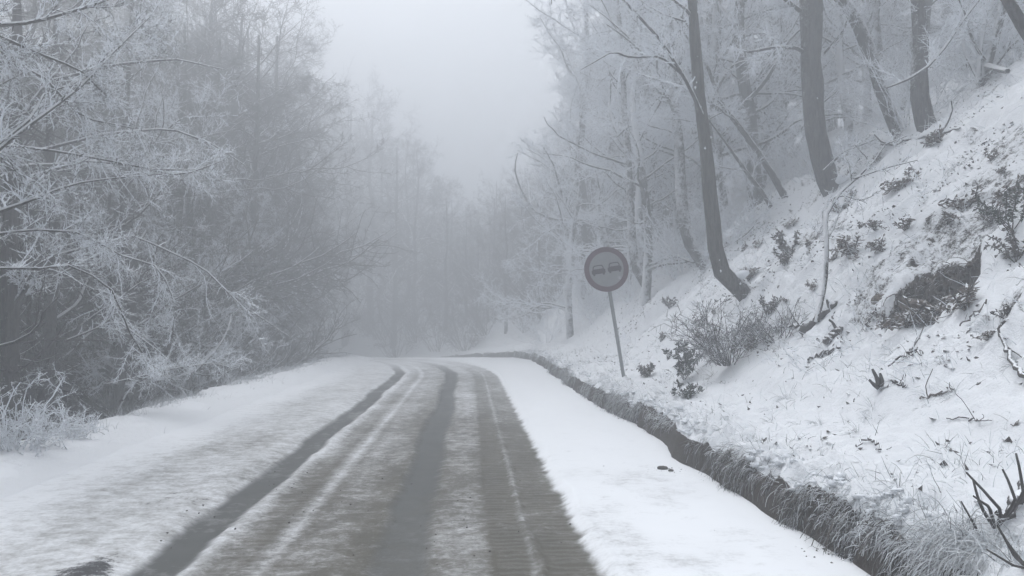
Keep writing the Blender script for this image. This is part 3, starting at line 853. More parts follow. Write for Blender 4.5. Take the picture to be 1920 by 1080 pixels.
def leafy(name, label, base, h, n, seed, mat, leaf=0.05, cat='plant'):
    rng = np.random.default_rng(seed)
    root = empty(name, base, label, cat)
    st = 7; K = 6
    a = rng.uniform(0, 6.28, st)
    Q = np.empty((st, K, 3)); Q[:, 0] = 0; Q[:, 0, 2] = -0.03
    D = unit(np.stack([np.cos(a) * .5, np.sin(a) * .5, np.ones(st)], -1))
    for j in range(1, K):
        D = unit(D + .2 * rng.standard_normal((st, 3))); Q[:, j] = Q[:, j - 1] + D * h / (K - 1)
    QR = np.full((st, K), .006)
    v, f = tubes(Q, QR, 4); link('stems', mesh_np('stems', v, f, True, [M['stick']]), root)
    # folded elongated leaves
    i = rng.integers(0, st, n); t = rng.uniform(.25, 1, n) * (K - 1); k = np.minimum(t.astype(int), K - 2); fr = (t - k)[:, None]
    p = Q[i, k] * (1 - fr) + Q[i, k + 1] * fr
    dr = unit(rng.standard_normal((n, 3)) + np.array([0, 0, .1])); sd_ = unit(np.cross(dr, rng.standard_normal((n, 3))))
    nn = np.cross(dr, sd_)
    L = leaf * rng.uniform(.7, 1.5, (n, 1)); W = L * .22
    v = np.stack([p, p + dr * L * .5 + sd_ * W + nn * L * .06, p + dr * L - nn * L * .15, p + dr * L * .5 - sd_ * W + nn * L * .06, p + dr * L * .5 - nn * L * .03], 1).reshape(-1, 3)
    b = np.arange(n)[:, None] * 5
    f = np.concatenate([b + np.array([0, 1, 4]), b + np.array([1, 2, 4]), b + np.array([2, 3, 4]), b + np.array([3, 0, 4])])
    l = link('leaves', mesh_np('leaves', v, f, False, [mat]), root); l['kind'] = 'stuff'
    return root

def P_(px, py): return hit(px, py)

shrub('frosted_shrub', 'curly frosted shrub at the lower left edge of the road', P_(25, 850), 0.85, .7, 34, M['twig_white'], 701, curl=.42, nb=7, ns=6, r=.008, spl=.09)
shrub('frosted_shrub', 'low frosted shrub just right of the curly one on the left verge', P_(110, 825), 0.42, .6, 22, M['twig_white'], 702, curl=.42, nb=6, ns=5, r=.007, spl=.07)
shrub('frosted_sprig', 'single upright frosted sprig on the left verge', P_(182, 812), 0.28, .12, 4, M['twig_white'], 703, curl=.25, nb=4, ns=3, r=.006, spl=.05)
shrub('frosted_sprig', 'small curved frosted sprig at the brink of the left verge', P_(70, 850), 0.22, .4, 7, M['twig_white'], 704, curl=.4, nb=4, ns=3, r=.006, spl=.05)
shrub('bare_bush', 'broad tangled grey bush on the slope right of the sign', P_(1370, 682), .95, .75, 50, M['twig_mid'], 705, curl=.22, nb=7, ns=5, r=.007, spl=.12)
shrub('bare_bush', 'smaller tangled bush at the right of the broad grey one', P_(1455, 640), .6, .6, 30, M['twig_mid'], 706, curl=.22, nb=6, ns=4, r=.006, spl=.1)
leafy('evergreen_plant', 'dark leafy plant standing in snow beside the tangled bush', P_(1283, 712), .60, 420, 707, M['evergreen'], .07)
leafy('evergreen_plant', 'low dark leafy clump right below the taller leafy plant', P_(1287, 748), .24, 260, 708, M['evergreen'], .055)
leafy('evergreen_plant', 'small leafy clump just right of the foot of the sign pole', P_(1212, 705), .24, 220, 709, M['leaf'], .06)
for i, (px, py, h, n, lf, txt) in enumerate([(1480, 480, .45, 150, .10, 'dark leafy clump below the leaning trunks'), (1470, 500, .3, 90, .09, 'flat dark leafy clump beneath the leafy clump of the leaning trunks'),
        (1898, 430, .45, 190, .07, 'dense dark leafy clump at the right edge above the hollow'), (1905, 490, .35, 150, .07, 'round dark clump at the right edge, beside the hollow'),
        (1860, 420, .25, 80, .06, 'small dark clump left of the dense one at the right edge'), (1440, 590, .3, 100, .07, 'dead leaf clump left of the dark curved log'),
        (1255, 578, .28, 90, .10, 'rounded leaf clump on the slope right of the sign post'), (1885, 595, .12, 50, .04, 'tiny dark tuft right of the hollow')]):
    leafy('leaf_clump', txt, P_(px, py), h, int(n * 2.2), 720 + i, M['leaf'] if i != 2 else M['evergreen'], lf * .6)

def upper_shrubs():
    rng = random.Random(33)
    protos_ = [shrub('frosted_bush', 'x', (0, 0, 0), 1.5, 1.3, 26, M['twig_white'], 760 + k, curl=.2, nb=7, ns=6, r=.008, spl=.14, twl=-.4, group='frosted bushes under the trees on the upper slope') for k in range(3)]
    spots = [(5.9, 17.5), (6.6, 19.5), (5.2, 19.5), (4.6, 22.5), (7.8, 17.6), (8.6, 19), (9.2, 16.5), (10.2, 15), (10.6, 18), (12, 16.5), (11.5, 21), (6.8, 22.5), (8.4, 22), (13, 19), (5.6, 26), (4.4, 26),
             (9.6, 13.6), (12.6, 13.0), (14.6, 15.5), (15, 18), (10, 25), (13.6, 23), (7.2, 26.5), (8.6, 15.2), (11.2, 11.4), (3.6, 24.5), (3.9, 29), (3.0, 31), (5, 32)]
    for k, (x, y) in enumerate(spots):
        src = protos_[k % 3]
        r = src if k < 3 else copy_tree(src, (0, 0, 0), 0, 1)
        x += rng.uniform(-.3, .3); y += rng.uniform(-.3, .3)
        r.location = (x, y, float(ground(x, y)) - .05); r.rotation_euler = (0, 0, rng.uniform(0, 6.28)); r.scale = (rng.uniform(.8, 1.5),) * 3
        r['label'] = 'frosted bush among the tree trunks on the upper right slope'
upper_shrubs()

def far_thicket():
    rng = random.Random(91)
    src = [shrub('bare_thicket', 'x', (0, 0, 0), 3.0, 2.2, 34, M['twig_dark'], 790 + k, curl=.14, nb=8, ns=6, r=.012, spl=.25, twl=-.4, group='thicket bushes lost in fog at the bend') for k in range(2)]
    k = 0
    for (Y0, x0, x1, n, s0) in [(34, 5, 9, 4, .7), (39, 2, 10, 8, .8), (44, -1, 9, 9, .9), (49, -4.5, 7, 10, 1.0), (55, -9, 6, 12, 1.1), (61, -13, 2, 11, 1.2), (37, -13, -8.5, 3, .9), (44, -15, -11, 4, 1.0)]:
        for i in range(n):
            x = x0 + (x1 - x0) * (i + .5) / n + rng.uniform(-.4, .4); y = Y0 + rng.uniform(-1.5, 1.5)
            d = x - float(curve_x(y))
            if -5.3 < d < 3.0: continue
            r = src[k] if k < 2 else copy_tree(src[k % 2], (0, 0, 0), 0, 1)
            k += 1
            r.location = (x, y, float(ground(x, y)) - .1); r.rotation_euler = (0, 0, rng.uniform(0, 6.28)); r.scale = (s0 * rng.uniform(.8, 1.2),) * 3
            r['label'] = 'dim leafless bush almost lost in fog where the road bends'
far_thicket()

def ferns():
    spots = [(1430, 465), (1505, 462), (1408, 530), (1565, 402), (1605, 432), (1640, 436), (1690, 432), (1740, 420), (1785, 425), (1850, 305), (1885, 322), (1605, 372), (1700, 352), (1760, 262), (1575, 300), (1472, 572),
             (1345, 592), (1400, 622), (1330, 645), (1660, 470), (1600, 480), (1520, 540), (1420, 650), (1800, 585), (1815, 395), (1650, 300), (1850, 640), (1560, 480), (1385, 470), (1430, 415), (1480, 430), (1900, 380), (1240, 640), (1300, 610), (1662, 614), (1690, 610), (1722, 606), (1752, 598), (1650, 596), (1785, 570), (1648, 560), (1700, 612)]
    src = [leafy('dead_fern', 'x', (0, 0, 0), .22, 230, 780 + k, M['fern'], .045) for k in range(3)]
    rng = random.Random(4)
    for k, (x, y) in enumerate(spots):
        x += rng.uniform(-8, 8); y += rng.uniform(-5, 5)
        r = src[k] if k < 3 else copy_tree(src[k % 3], (0, 0, 0), 0, 1)
        p = P_(x, y)
        r.location = tuple(float(v) for v in p); r.rotation_euler = (rng.uniform(-.3, .3), -.5 + rng.uniform(-.3, .3), rng.uniform(0, 6.28))
        q = rng.uniform(.35, 1.5); r.scale = (q * 1.3, q * 1.3, q * .8)
        r['label'] = 'small snow-dusted clump of dead fern on the steep slope'; r['group'] = 'dead fern clumps on the steep slope'
ferns()

# thin snow-dusted sapling in front of the steep slope
def sapling():
    b = hit(1530, 602)
    Y = b[1] - 0.1
    pts = [(1530, 604), (1542, 560), (1548, 520), (1550, 460), (1546, 405), (1575, 360), (1610, 330), (1640, 300)]
    w = [8, 8, 9, 9, 10, 8, 6, 4]
    path = [at(x, y, Y + (0.15 * max(0, i - 3))) for i, (x, y) in enumerate(pts)]
    rad = [v / F * Y / 2 for v in w]
    def L(p, w_): return ([at(x, y, Y + .2) for x, y in p], [v / F * Y / 2 for v in w_])
    make_tree('sapling', 'thin crooked snow-dusted sapling standing left of the dark hollow', path, rad, (M['bark_frost'], M['limb'], M['twig']), 611, limbs=7, limb_t=(.35, .98), limb_len=.7,
              nb=4, nt_=4, ns=3, twl=.15, spl=.06, extra_limbs=[L([(1640, 300), (1660, 270), (1700, 255)], [4, 3, 2]), L([(1600, 335), (1660, 315), (1720, 300)], [5, 3, 2])], K0=20, sides=7)
sapling()

def snow_pads():
    """snow heaped in the crook of the hooked trunks"""
    rng = np.random.default_rng(6)
    for tree, px, py, w, hgt in [('slender_tree', 1384, 518, .34, .16), ('mid_tree', 1310, 476, .30, .16), ('thin_tree', 1206, 522, .26, .14), ('big_tree', 1575, 338, .40, .2)]:
        root = bpy.data.objects[tree]
        b = np.array(root.matrix_basis.translation)
        Y = b[1] if tree != 'big_tree' else b[1] - .1
        c = at(px, py, Y + .03) - b
        n = 12; m = 8
        u = np.linspace(0, 2 * np.pi, n, endpoint=False); v = np.linspace(0, np.pi, m)
        U, W = np.meshgrid(u, v, indexing='ij')
        q = np.stack([np.cos(U) * np.sin(W), np.sin(U) * np.sin(W), np.cos(W)], -1).reshape(-1, 3)
        q = q * (1 + .4 * fbm(q[:, 0] * 1.5 + px, q[:, 1] * 1.5 + q[:, 2], 9, 3))[:, None] * np.array([w, w * .9, hgt]) / 2
        q[:, 2] -= q[:, 0] * -.35
        i = np.arange(n)[:, None]; j = np.arange(m - 1)[None]
        a = i * m + j; bb = ((i + 1) % n) * m + j
        f = np.stack([a, a + 1, bb + 1, bb], -1).reshape(-1, 4)
        link('snow_pad', mesh_np('snow_pad', q + c, f, True, [M['snow']]), root)
snow_pads()

# ------------------------------------------------------------------ fallen branches and sticks
def stick(name, label, pts, widths, lift=0.02, forks=2, mat=None, seed=0, group=None, cat='branch'):
    rng = np.random.default_rng(seed)
    W = [hit(x, y) + np.array([0, 0, lift]) for x, y in pts]
    Y = W[0][1]
    P, R = resample(W, [.72 * w / F * q[1] / 2 for w, q in zip(widths, W)], 16)
    P[1:-1] += rng.normal(0, .012, P[1:-1].shape)
    base = P[0].copy()
    root = empty(name, base, label, cat, group)
    v, f = tubes((P - base)[None], R[None], 6, rough=0.08)
    link('stem', mesh_np('stem', v, f, True, [mat or M['stick']]), root)
    if forks:
        Q, QR = spawn((P - base)[None], R[None], forks, .2, .85, (40, 12), -0.4, 6, .6, up=.05, wob=.15, rng=rng, rmin=.003, taper=.5)
        for k in range(forks):
            v, f = tubes(Q[k][None], QR[k][None], 5)
            link('side_twig', mesh_np('side_twig', v, f, True, [mat or M['stick']]), root)
    return root

def rising_stick(name, label, base_px, tips, widths, seed, dyy=0.1):
    b = hit(*base_px)
    root = empty(name, b, label, 'branch')
    for k, pts in enumerate(tips):
        path = [at(x, y, b[1] - dyy * (j > 0)) - b for j, (x, y) in enumerate([base_px] + pts)]
        P, R = resample(path, np.interp(np.linspace(0, 1, len(path)), [0, 1], [widths[0] / F * b[1] / 2, widths[1] / F * b[1] / 2]), 8)
        v, f = tubes(P[None], R[None], 5, rough=.06)
        link('twig', mesh_np('twig', v, f, True, [M['stick']]), root)
    return root

stick('fallen_log', 'dark curved log lying in snow left of the hollow', [(1500, 630), (1525, 612), (1550, 590), (1568, 570)], [20, 24, 20, 8], .03, 2, seed=1, cat='log')
stick('fallen_branch', 'thin branch stretching left from the dark curved log', [(1450, 622), (1480, 618), (1512, 615)], [4, 5, 8], .03, 1, seed=2)
stick('fallen_log', 'short dark chunk of wood below the curved log', [(1545, 648), (1562, 635), (1580, 622)], [18, 24, 12], .03, 1, seed=3, cat='log')
stick('fallen_branch', 'flat dark branch tip beneath the short chunk of wood', [(1515, 680), (1540, 668), (1575, 658)], [6, 13, 8], .02, 1, seed=4)
stick('fallen_branch', 'forked branch lying on snow below the hollow', [(1665, 692), (1690, 672), (1720, 658), (1728, 672)], [4, 7, 7, 4], .02, 3, seed=5)
stick('fallen_branch', 'dark branch lying against the right edge of the picture', [(1872, 628), (1885, 665), (1900, 695), (1930, 730)], [7, 10, 13, 16], .04, 3, seed=6)
stick('fallen_branch', 'crossed thin twigs on open snow at the right', [(1775, 792), (1815, 788), (1860, 798)], [3, 5, 3], .02, 3, seed=7)
stick('fallen_branch', 'small angular twig lying in the middle of open snow', [(1605, 842), (1628, 828), (1652, 850)], [4, 6, 5], .02, 2, seed=8)
stick('fallen_branch', 'long low snow-covered branch across the wooded top of slope', [(1655, 275), (1740, 265), (1800, 250)], [16, 12, 6], .06, 3, M['bark_frost'], seed=9)
stick('fallen_log', 'mossy fallen log high up at right beneath the many-stemmed tree', [(1770, 118), (1810, 135), (1850, 150), (1890, 165)], [14, 18, 20, 14], .25, 4, M['bark'], seed=10, cat='log')
stick('fallen_branch', 'short stick pointing up from the lower edge of the hollow', [(1622, 628), (1635, 600), (1642, 588)], [5, 8, 5], .04, 0, seed=12)
stick('fallen_branch', 'thin bent twig crossing in front of the hollow', [(1700, 578), (1730, 574), (1745, 595), (1758, 620)], [3, 5, 4, 3], .06, 1, M['root'], seed=13)
stick('fallen_branch', 'short dark twig lying right of the forked stump', [(1675, 720), (1690, 726), (1698, 732)], [4, 7, 4], .02, 1, seed=14)
stick('fallen_branch', 'knobbly snowy twig right of the hollow on the bank', [(1800, 618), (1835, 590), (1850, 570)], [4, 6, 4], .03, 3, M['root'], seed=15)
stick('fallen_branch', 'lowest brown twig trailing over snow at mid right', [(1725, 755), (1760, 745), (1790, 738)], [5, 7, 3], .02, 4, M['root'], seed=16)
rising_stick('twig_stump', 'small two-pronged stump poking out of open snow', (1650, 728), [[(1645, 710), (1636, 692)], [(1640, 722), (1630, 712)], [(1655, 715), (1650, 700)]], (12, 5), 17)
rising_stick('twig_cluster', 'bare upright twigs around a dark snag at the lower right corner', (1866, 992),
             [[(1845, 960), (1832, 930), (1825, 900)], [(1880, 960), (1840, 915), (1812, 886)], [(1905, 940), (1890, 900), (1880, 880)], [(1920, 930), (1912, 880), (1905, 850)], [(1855, 950), (1825, 930)]], (8, 4), 18)
rising_stick('twig_cluster', 'slanting twigs right at the bottom right corner', (1925, 1065),
             [[(1900, 1040), (1885, 1012)], [(1890, 1020), (1870, 985)], [(1900, 1060), (1850, 1030)]], (7, 4), 19)
rising_stick('twig_cluster', 'single thin twig leaning left above the grassy corner clump', (1840, 1010), [[(1822, 975), (1802, 940)]], (6, 3), 20)
stick('fallen_log', 'dark snag half buried in snow at the right edge', [(1868, 988), (1890, 985), (1905, 960), (1925, 925)], [14, 20, 26, 36], .04, 0, seed=21, cat='log')

# ------------------------------------------------------------------ rock and roots in the hollow
def lump(name, label, c, size, seed, mat, cat=None, parent=None, group=None, kind=None):
    nu, nv = 14, 9
    u = np.linspace(0, 2 * np.pi, nu, endpoint=False); v = np.linspace(0, np.pi, nv)
    U, V = np.meshgrid(u, v, indexing='ij')
    q = np.stack([np.cos(U) * np.sin(V), np.sin(U) * np.sin(V), np.cos(V)], -1).reshape(-1, 3)
    r = 1 + .35 * fbm(q[:, 0] * 1.6 + seed, q[:, 1] * 1.6 + q[:, 2] * 1.3, seed, 3)
    q = q * r[:, None] * np.array(size) / 2
    i = np.arange(nu)[:, None]; j = np.arange(nv - 1)[None]
    a = i * nv + j; b = ((i + 1) % nu) * nv + j
    f = np.stack([a, a + 1, b + 1, b], -1).reshape(-1, 4)
    o = link(name, mesh_np(name, q, f, True, [mat]), parent, tuple(float(x) for x in c))
    if label: tag(o, label, cat, group, kind)
    return o

hc = hit(1718, 588)
lump('rock', 'rounded bare rock sitting inside the dark hollow', hc + np.array([-.03, -.05, .0]), (.34, .26, .17), 38, M['rock_bare'], 'rock')
hx = hit(1652, 560)
lump('rock', 'small snow-capped rock at the left lip of the hollow', hx + np.array([.02, .05, -.05]), (.19, .15, .15), 33, M['rock_bare'], 'rock')

def earth_lumps():
    rng = np.random.default_rng(77)
    V, Fc, off = [], [], 0
    nu, nv = 8, 6
    u = np.linspace(0, 2 * np.pi, nu, endpoint=False); v = np.linspace(0, np.pi, nv)
    U, W = np.meshgrid(u, v, indexing='ij')
    q0 = np.stack([np.cos(U) * np.sin(W), np.sin(U) * np.sin(W), np.cos(W)], -1).reshape(-1, 3)
    i = np.arange(nu)[:, None]; j = np.arange(nv - 1)[None]
    a = i * nv + j; b = ((i + 1) % nu) * nv + j
    f0 = np.stack([a, a + 1, b + 1, b], -1).reshape(-1, 4)
    for _ in range(900):
        px, py = rng.uniform(1640, 1835), rng.uniform(450, 612)
        p = hit(px, py)
        if hole_mask(p[0] - curve_x(p[1]), p[1]) < .12: continue
        r_ = rng.uniform(.010, .045) * rng.uniform(.6, 1.4)
        V.append(q0 * (1 + .35 * rng.standard_normal((len(q0), 1)) * .6) * np.array([1, 1, .8]) * r_ + p); Fc.append(f0 + off); off += len(q0)
    o = link('earth', mesh_np('earth', np.concatenate(V), np.concatenate(Fc), False, [M['earth']])); tag(o, 'crumbly dark earth lining the hollow', 'earth', kind='stuff')
earth_lumps()

def roots():
    rng = np.random.default_rng(5)
    rt = None
    polys = []
    tops = {}
    for cx in range(1640, 1841, 8):
        for cy in range(440, 606, 5):
            p = hit(cx, cy)
            if hole_mask(p[0] - curve_x(p[1]), p[1]) > .25:
                tops[cx] = cy; break
    xs = sorted(tops); print('hollow top', [(x, tops[x]) for x in xs])
    for k in range(120):
        px = rng.uniform(xs[0], xs[-1]); top = float(np.interp(px, xs, [tops[x] for x in xs])) + rng.uniform(-26, 4)
        p0 = hit(px, top)
        ln = rng.uniform(.12, .42)
        K = 6; Q = [p0]
        D = np.array([-.5, -.3, .15]) + .5 * rng.standard_normal(3)
        for j in range(1, K):
            D = unit(D + np.array([-.06, -.08, -.6]) + .25 * rng.standard_normal(3)); Q.append(Q[-1] + D * ln / (K - 1))
        polys.append(Q)
    P = np.array(polys); R = np.full(P.shape[:2], .006) * np.linspace(1, .4, 6) * rng.uniform(.5, 1.5, (len(P), 1))
    v, f = tubes(P, R, 4)
    o = link('hanging_roots', mesh_np('roots', v, f, True, [M['root']]))
    tag(o, 'fringe of dead roots and stems hanging over the dark hollow', 'roots', kind='stuff')
roots()

# ------------------------------------------------------------------ grass and litter
def blades(name, label, roots_, dirs, L, W, K, bend, tone, frost0, frost1, seed, mat=None, gravity=0.25, cat='grass', wob=.12):
    """ribbons: roots (N,3), start directions (N,3)"""
    rng = np.random.default_rng(seed)
    n = len(roots_)
    P = np.empty((n, K, 3)); P[:, 0] = roots_
    D = unit(dirs)
    for j in range(1, K):
        D = unit(D + np.array([0, 0, -1.0]) * gravity * bend[:, None] + wob * rng.standard_normal((n, 3)))
        P[:, j] = P[:, j - 1] + D * (L / (K - 1))[:, None]
    side = unit(np.cross(D, rng.standard_normal((n, 3))))
    wd = W[:, None] * np.linspace(1, .35, K)[None] / 2
    A = P + side[:, None] * wd[..., None]; B = P - side[:, None] * wd[..., None]
    V = np.stack([A, B], 2).reshape(-1, 3)
    b = (np.arange(n)[:, None] * K + np.arange(K - 1)[None])[..., None] * 2
    f = (b + np.array([0, 1, 3, 2])).reshape(-1, 4)
    tn = np.repeat(tone, K * 2)
    fr = (frost0[:, None] + (frost1 - frost0)[:, None] * np.linspace(0, 1, K)[None])
    fr = np.repeat(np.clip(fr, 0, 1).reshape(-1), 2)
    o = link(name, mesh_np(name, V, f, False, [mat or M['blade']], attrs=dict(tone=tn, frost=fr)))
    tag(o, label, cat, kind='stuff')
    return o

def verge_fringe():
    rng = np.random.default_rng(9)
    # tussocks strung along the cut edge; more of them where they show larger
    cy = np.concatenate([rng.uniform(3.4, 7, 150), rng.uniform(7, 12, 170), rng.uniform(12, 22, 170), rng.uniform(22, 45, 120)])
    keep = rng.random(len(cy)) < np.clip(.62 + 1.9 * vnoise(cy * 1.6, 0 * cy, 55), .06, 1)
    cy = cy[keep]; nc = len(cy)
    per = np.where(cy < 7, 105, np.where(cy < 12, 80, np.where(cy < 22, 60, 30)))
    ci = np.repeat(np.arange(nc), per)
    n = len(ci)
    size = rng.uniform(.3, 1.5, nc)[ci]
    cd = rng.normal(2.13, .03, nc)[ci]
    low = np.where(rng.random(nc) < .3, rng.uniform(.05, .16, nc), 0)[ci]
    lean = rng.normal(0, .45, (nc, 2))[ci]
    off = rng.normal(0, .055, (n, 2)) * size[:, None]
    ys = cy[ci] + off[:, 1]
    wobd = edge_wob(ys)
    dd = cd - wobd + np.abs(off[:, 0])
    z = np.minimum(bank_z(dd, ys), crest(ys) + .30 + .08 * rng.random(n)) - rng.uniform(0, .05, n) - low
    root = np.stack([dd + curve_x(ys), ys, z], -1)
    hang = rng.random(n) < .62
    dirs = np.stack([-.9 + .35 * rng.standard_normal(n) + lean[:, 0] * .3, off[:, 1] * 9 + lean[:, 1] + .35 * rng.standard_normal(n), np.where(hang, .05 + .4 * rng.standard_normal(n), .8 + .5 * rng.random(n))], -1)
    L = rng.uniform(.07, .27, n) * (.55 + .45 * size)
    L = np.where(hang, L, L * .62)
    tone = np.clip(rng.normal(.4, .22, nc)[ci] + .3 * rng.standard_normal(n), 0, 1)
    frost0 = np.where(hang, rng.uniform(-.3, .3, n), rng.uniform(.5, 1, n)); frost1 = np.where(rng.random(n) < .16, .85, rng.uniform(-.25, .3, n))
    whiter = .35 * sstep(6.5, 12, ys) * rng.random(n); frost0 = frost0 + whiter; frost1 = frost1 + whiter
    blades('verge_grass', 'shaggy frosted grass hanging over the cut edge of the road', root, dirs, L, rng.uniform(.003, .009, n) * (1 + np.clip(ys - 8, 0, 20) * .05), 7,
           rng.uniform(.5, 1.7, n), tone, frost0, frost1, 10, gravity=.5, wob=.16)
    # rime-covered tufts standing on the lip
    n = 22000
    ys = 3.4 + 26 * rng.random(n) ** 1.6
    keep = rng.random(n) < np.clip(.4 + 1.6 * fbm(ys * 1.7, ys * 0, 57, 2), 0, 1)
    ys = ys[keep]; n = len(ys)
    dd = 2.17 + np.abs(rng.normal(0, .14, n))
    root = np.stack([dd + curve_x(ys), ys, bank_z(dd, ys) - .02], -1)
    dirs = np.stack([-.5 + .7 * rng.standard_normal(n), .8 * rng.standard_normal(n), np.full(n, .8)], -1)
    blades('lip_grass', 'short rimed tufts standing on the snowy lip of the bank', root, dirs, rng.uniform(.04, .15, n), rng.uniform(.003, .008, n), 5, rng.uniform(.5, 2, n), rng.random(n), np.where(rng.random(n) < .25, .2, rng.uniform(.75, 1, n)), rng.uniform(.6, 1, n), 19, gravity=.4, wob=.3)
verge_fringe()

def slope_grass():
    rng = np.random.default_rng(12)
    n0 = 48000
    ys = 3.2 + 22 * rng.random(n0) ** 1.7
    dd = 2.25 + rng.random(n0) ** 1.2 * 5.5
    dens = .10 + 1.2 * sstep(.02, .35, fbm(dd * 1.3, ys * 1.1, 62, 3)) * (1 - sstep(3.2, 4.0, dd)) + .35 * sstep(0, .3, fbm(dd * 1.1, ys * .9, 63, 3)) * sstep(3.4, 4, dd) \
         + .55 * (1 - sstep(2.3, 2.7, dd))
    k = rng.random(n0) < dens * .5
    ys, dd = ys[k], dd[k]
    k = hole_mask(dd, ys) < .05
    ys, dd = ys[k], dd[k]; n = len(ys)
    root = np.stack([dd + curve_x(ys), ys, bank_z(dd, ys) - .01], -1)
    dirs = np.stack([-.35 + .55 * rng.standard_normal(n), -.2 + .45 * rng.standard_normal(n), .75 + .4 * rng.random(n)], -1)
    fr = np.where(rng.random(n) < .62, .9, rng.uniform(0, .5, n))
    blades('grass', 'sparse frosted grass blades poking through the slope snow', root, dirs, rng.uniform(.04, .17, n), rng.uniform(.003, .006, n), 4, rng.uniform(.2, 1.4, n), rng.random(n), fr, fr + .1, 13, gravity=.25)
slope_grass()

def slope_tufts():
    rng = np.random.default_rng(71)
    m = 420
    ys = 4 + 15 * rng.random(m) ** 1.4; dd = 2.35 + rng.random(m) * 4.2
    k = (fbm(dd * .9, ys * .8, 64, 2) > -.05) & (hole_mask(dd, ys) < .05)
    ys, dd = ys[k], dd[k]; m = len(ys)
    per = rng.integers(10, 46, m); ci = np.repeat(np.arange(m), per); n = len(ci)
    off = rng.normal(0, .022, (n, 2))
    d2, y2 = dd[ci] + off[:, 0], ys[ci] + off[:, 1]
    root = np.stack([d2 + curve_x(y2), y2, bank_z(d2, y2) - .01], -1)
    dirs = np.stack([-.45 + off[:, 0] * 22 + .25 * rng.standard_normal(n), -.1 + off[:, 1] * 22 + .25 * rng.standard_normal(n), np.full(n, .8)], -1)
    sz = rng.uniform(.5, 1.5, m)[ci]
    fr = np.clip(rng.normal(.72, .2, m)[ci] + .25 * rng.standard_normal(n), 0, 1)
    blades('grass_tufts', 'frosted grass tufts bristling from the lower slope snow', root, dirs, rng.uniform(.05, .15, n) * sz, rng.uniform(.003, .006, n), 5, rng.uniform(.4, 1.6, n), rng.random(n), fr, fr, 72, gravity=.35)
slope_tufts()

def left_grass():
    rng = np.random.default_rng(14)
    n = 14000
    ys = 5 + 25 * rng.random(n) ** 1.5
    dd = rng.normal(-4.68, .26, n)
    k = fbm(dd * 2, ys * 1.5, 66, 2) > -.05
    ys, dd = ys[k], dd[k]; n = len(ys)
    root = np.stack([dd + curve_x(ys), ys, left_z(dd, ys) - .01], -1)
    dirs = np.stack([.5 * rng.standard_normal(n), .5 * rng.standard_normal(n), np.ones(n)], -1)
    blades('grass', 'frosted grass tufts along the brink of the left verge', root, dirs, rng.uniform(.05, .18, n), rng.uniform(.004, .008, n), 4, rng.uniform(.2, 1.2, n), rng.random(n), rng.uniform(.2, .9, n), rng.uniform(.5, 1, n), 15)
left_grass()

def corner_tuft():
    rng = np.random.default_rng(16)
    n = 1500
    c = hit(1780, 1040)
    root = c + np.stack([rng.normal(0, .12, n), rng.normal(0, .13, n), 0 * rng.random(n)], -1)
    root[:, 2] = ground(root[:, 0], root[:, 1]) - .01
    dirs = np.stack([-.5 + .7 * rng.standard_normal(n), -.4 + .5 * rng.standard_normal(n), 1 * np.ones(n)], -1)
    blades('grass_tussock', 'matted frosted tussock at the bottom right on the bank', root, dirs, rng.uniform(.12, .28, n), rng.uniform(.003, .006, n), 7, rng.uniform(.8, 1.6, n), rng.random(n), rng.uniform(.3, .95, n), rng.uniform(.4, .95, n), 17, gravity=.35)
corner_tuft()

def litter():
    """small dead leaves, seed heads and bark bits lying on the slope snow"""
    rng = np.random.default_rng(18)
    n0 = 36000
    ys = 3.4 + 20 * rng.random(n0) ** 1.5
    dd = 2.3 + rng.random(n0) * 6.5
    steep = sstep(3.5, 4.3, dd)
    dens = .03 + 1.3 * steep * sstep(.05, .45, fbm(dd * 1.6, ys * 1.3, 67, 3)) + .10 * sstep(.15, .4, fbm(dd * 2.6, ys * 2.3, 68, 3))
    k = rng.random(n0) < dens
    ys, dd = ys[k], dd[k]; n = len(ys)
    p = np.stack([dd + curve_x(ys), ys, bank_z(dd, ys) + .012], -1)
    dr = unit(rng.standard_normal((n, 3)) * np.array([1, 1, .5])); sd_ = unit(np.cross(dr, np.array([0, 0, 1.0]) + .5 * rng.standard_normal((n, 3))))
    nn = np.cross(dr, sd_)
    L = rng.uniform(.015, .065, (n, 1)); W = L * rng.uniform(.15, .5, (n, 1))
    v = np.stack([p - dr * L * .5, p + sd_ * W + nn * L * .15, p + dr * L * .5, p - sd_ * W + nn * L * .15, p - nn * L * .1], 1).reshape(-1, 3)
    b = np.arange(n)[:, None] * 5
    f = np.concatenate([b + np.array([0, 1, 4]), b + np.array([1, 2, 4]), b + np.array([2, 3, 4]), b + np.array([3, 0, 4])])
    o = link('leaf_litter', mesh_np('leaf_litter', v, f, False, [M['leaf']])); tag(o, 'dead leaves and bits scattered over the steep snowy slope', 'leaves', kind='stuff')
litter()

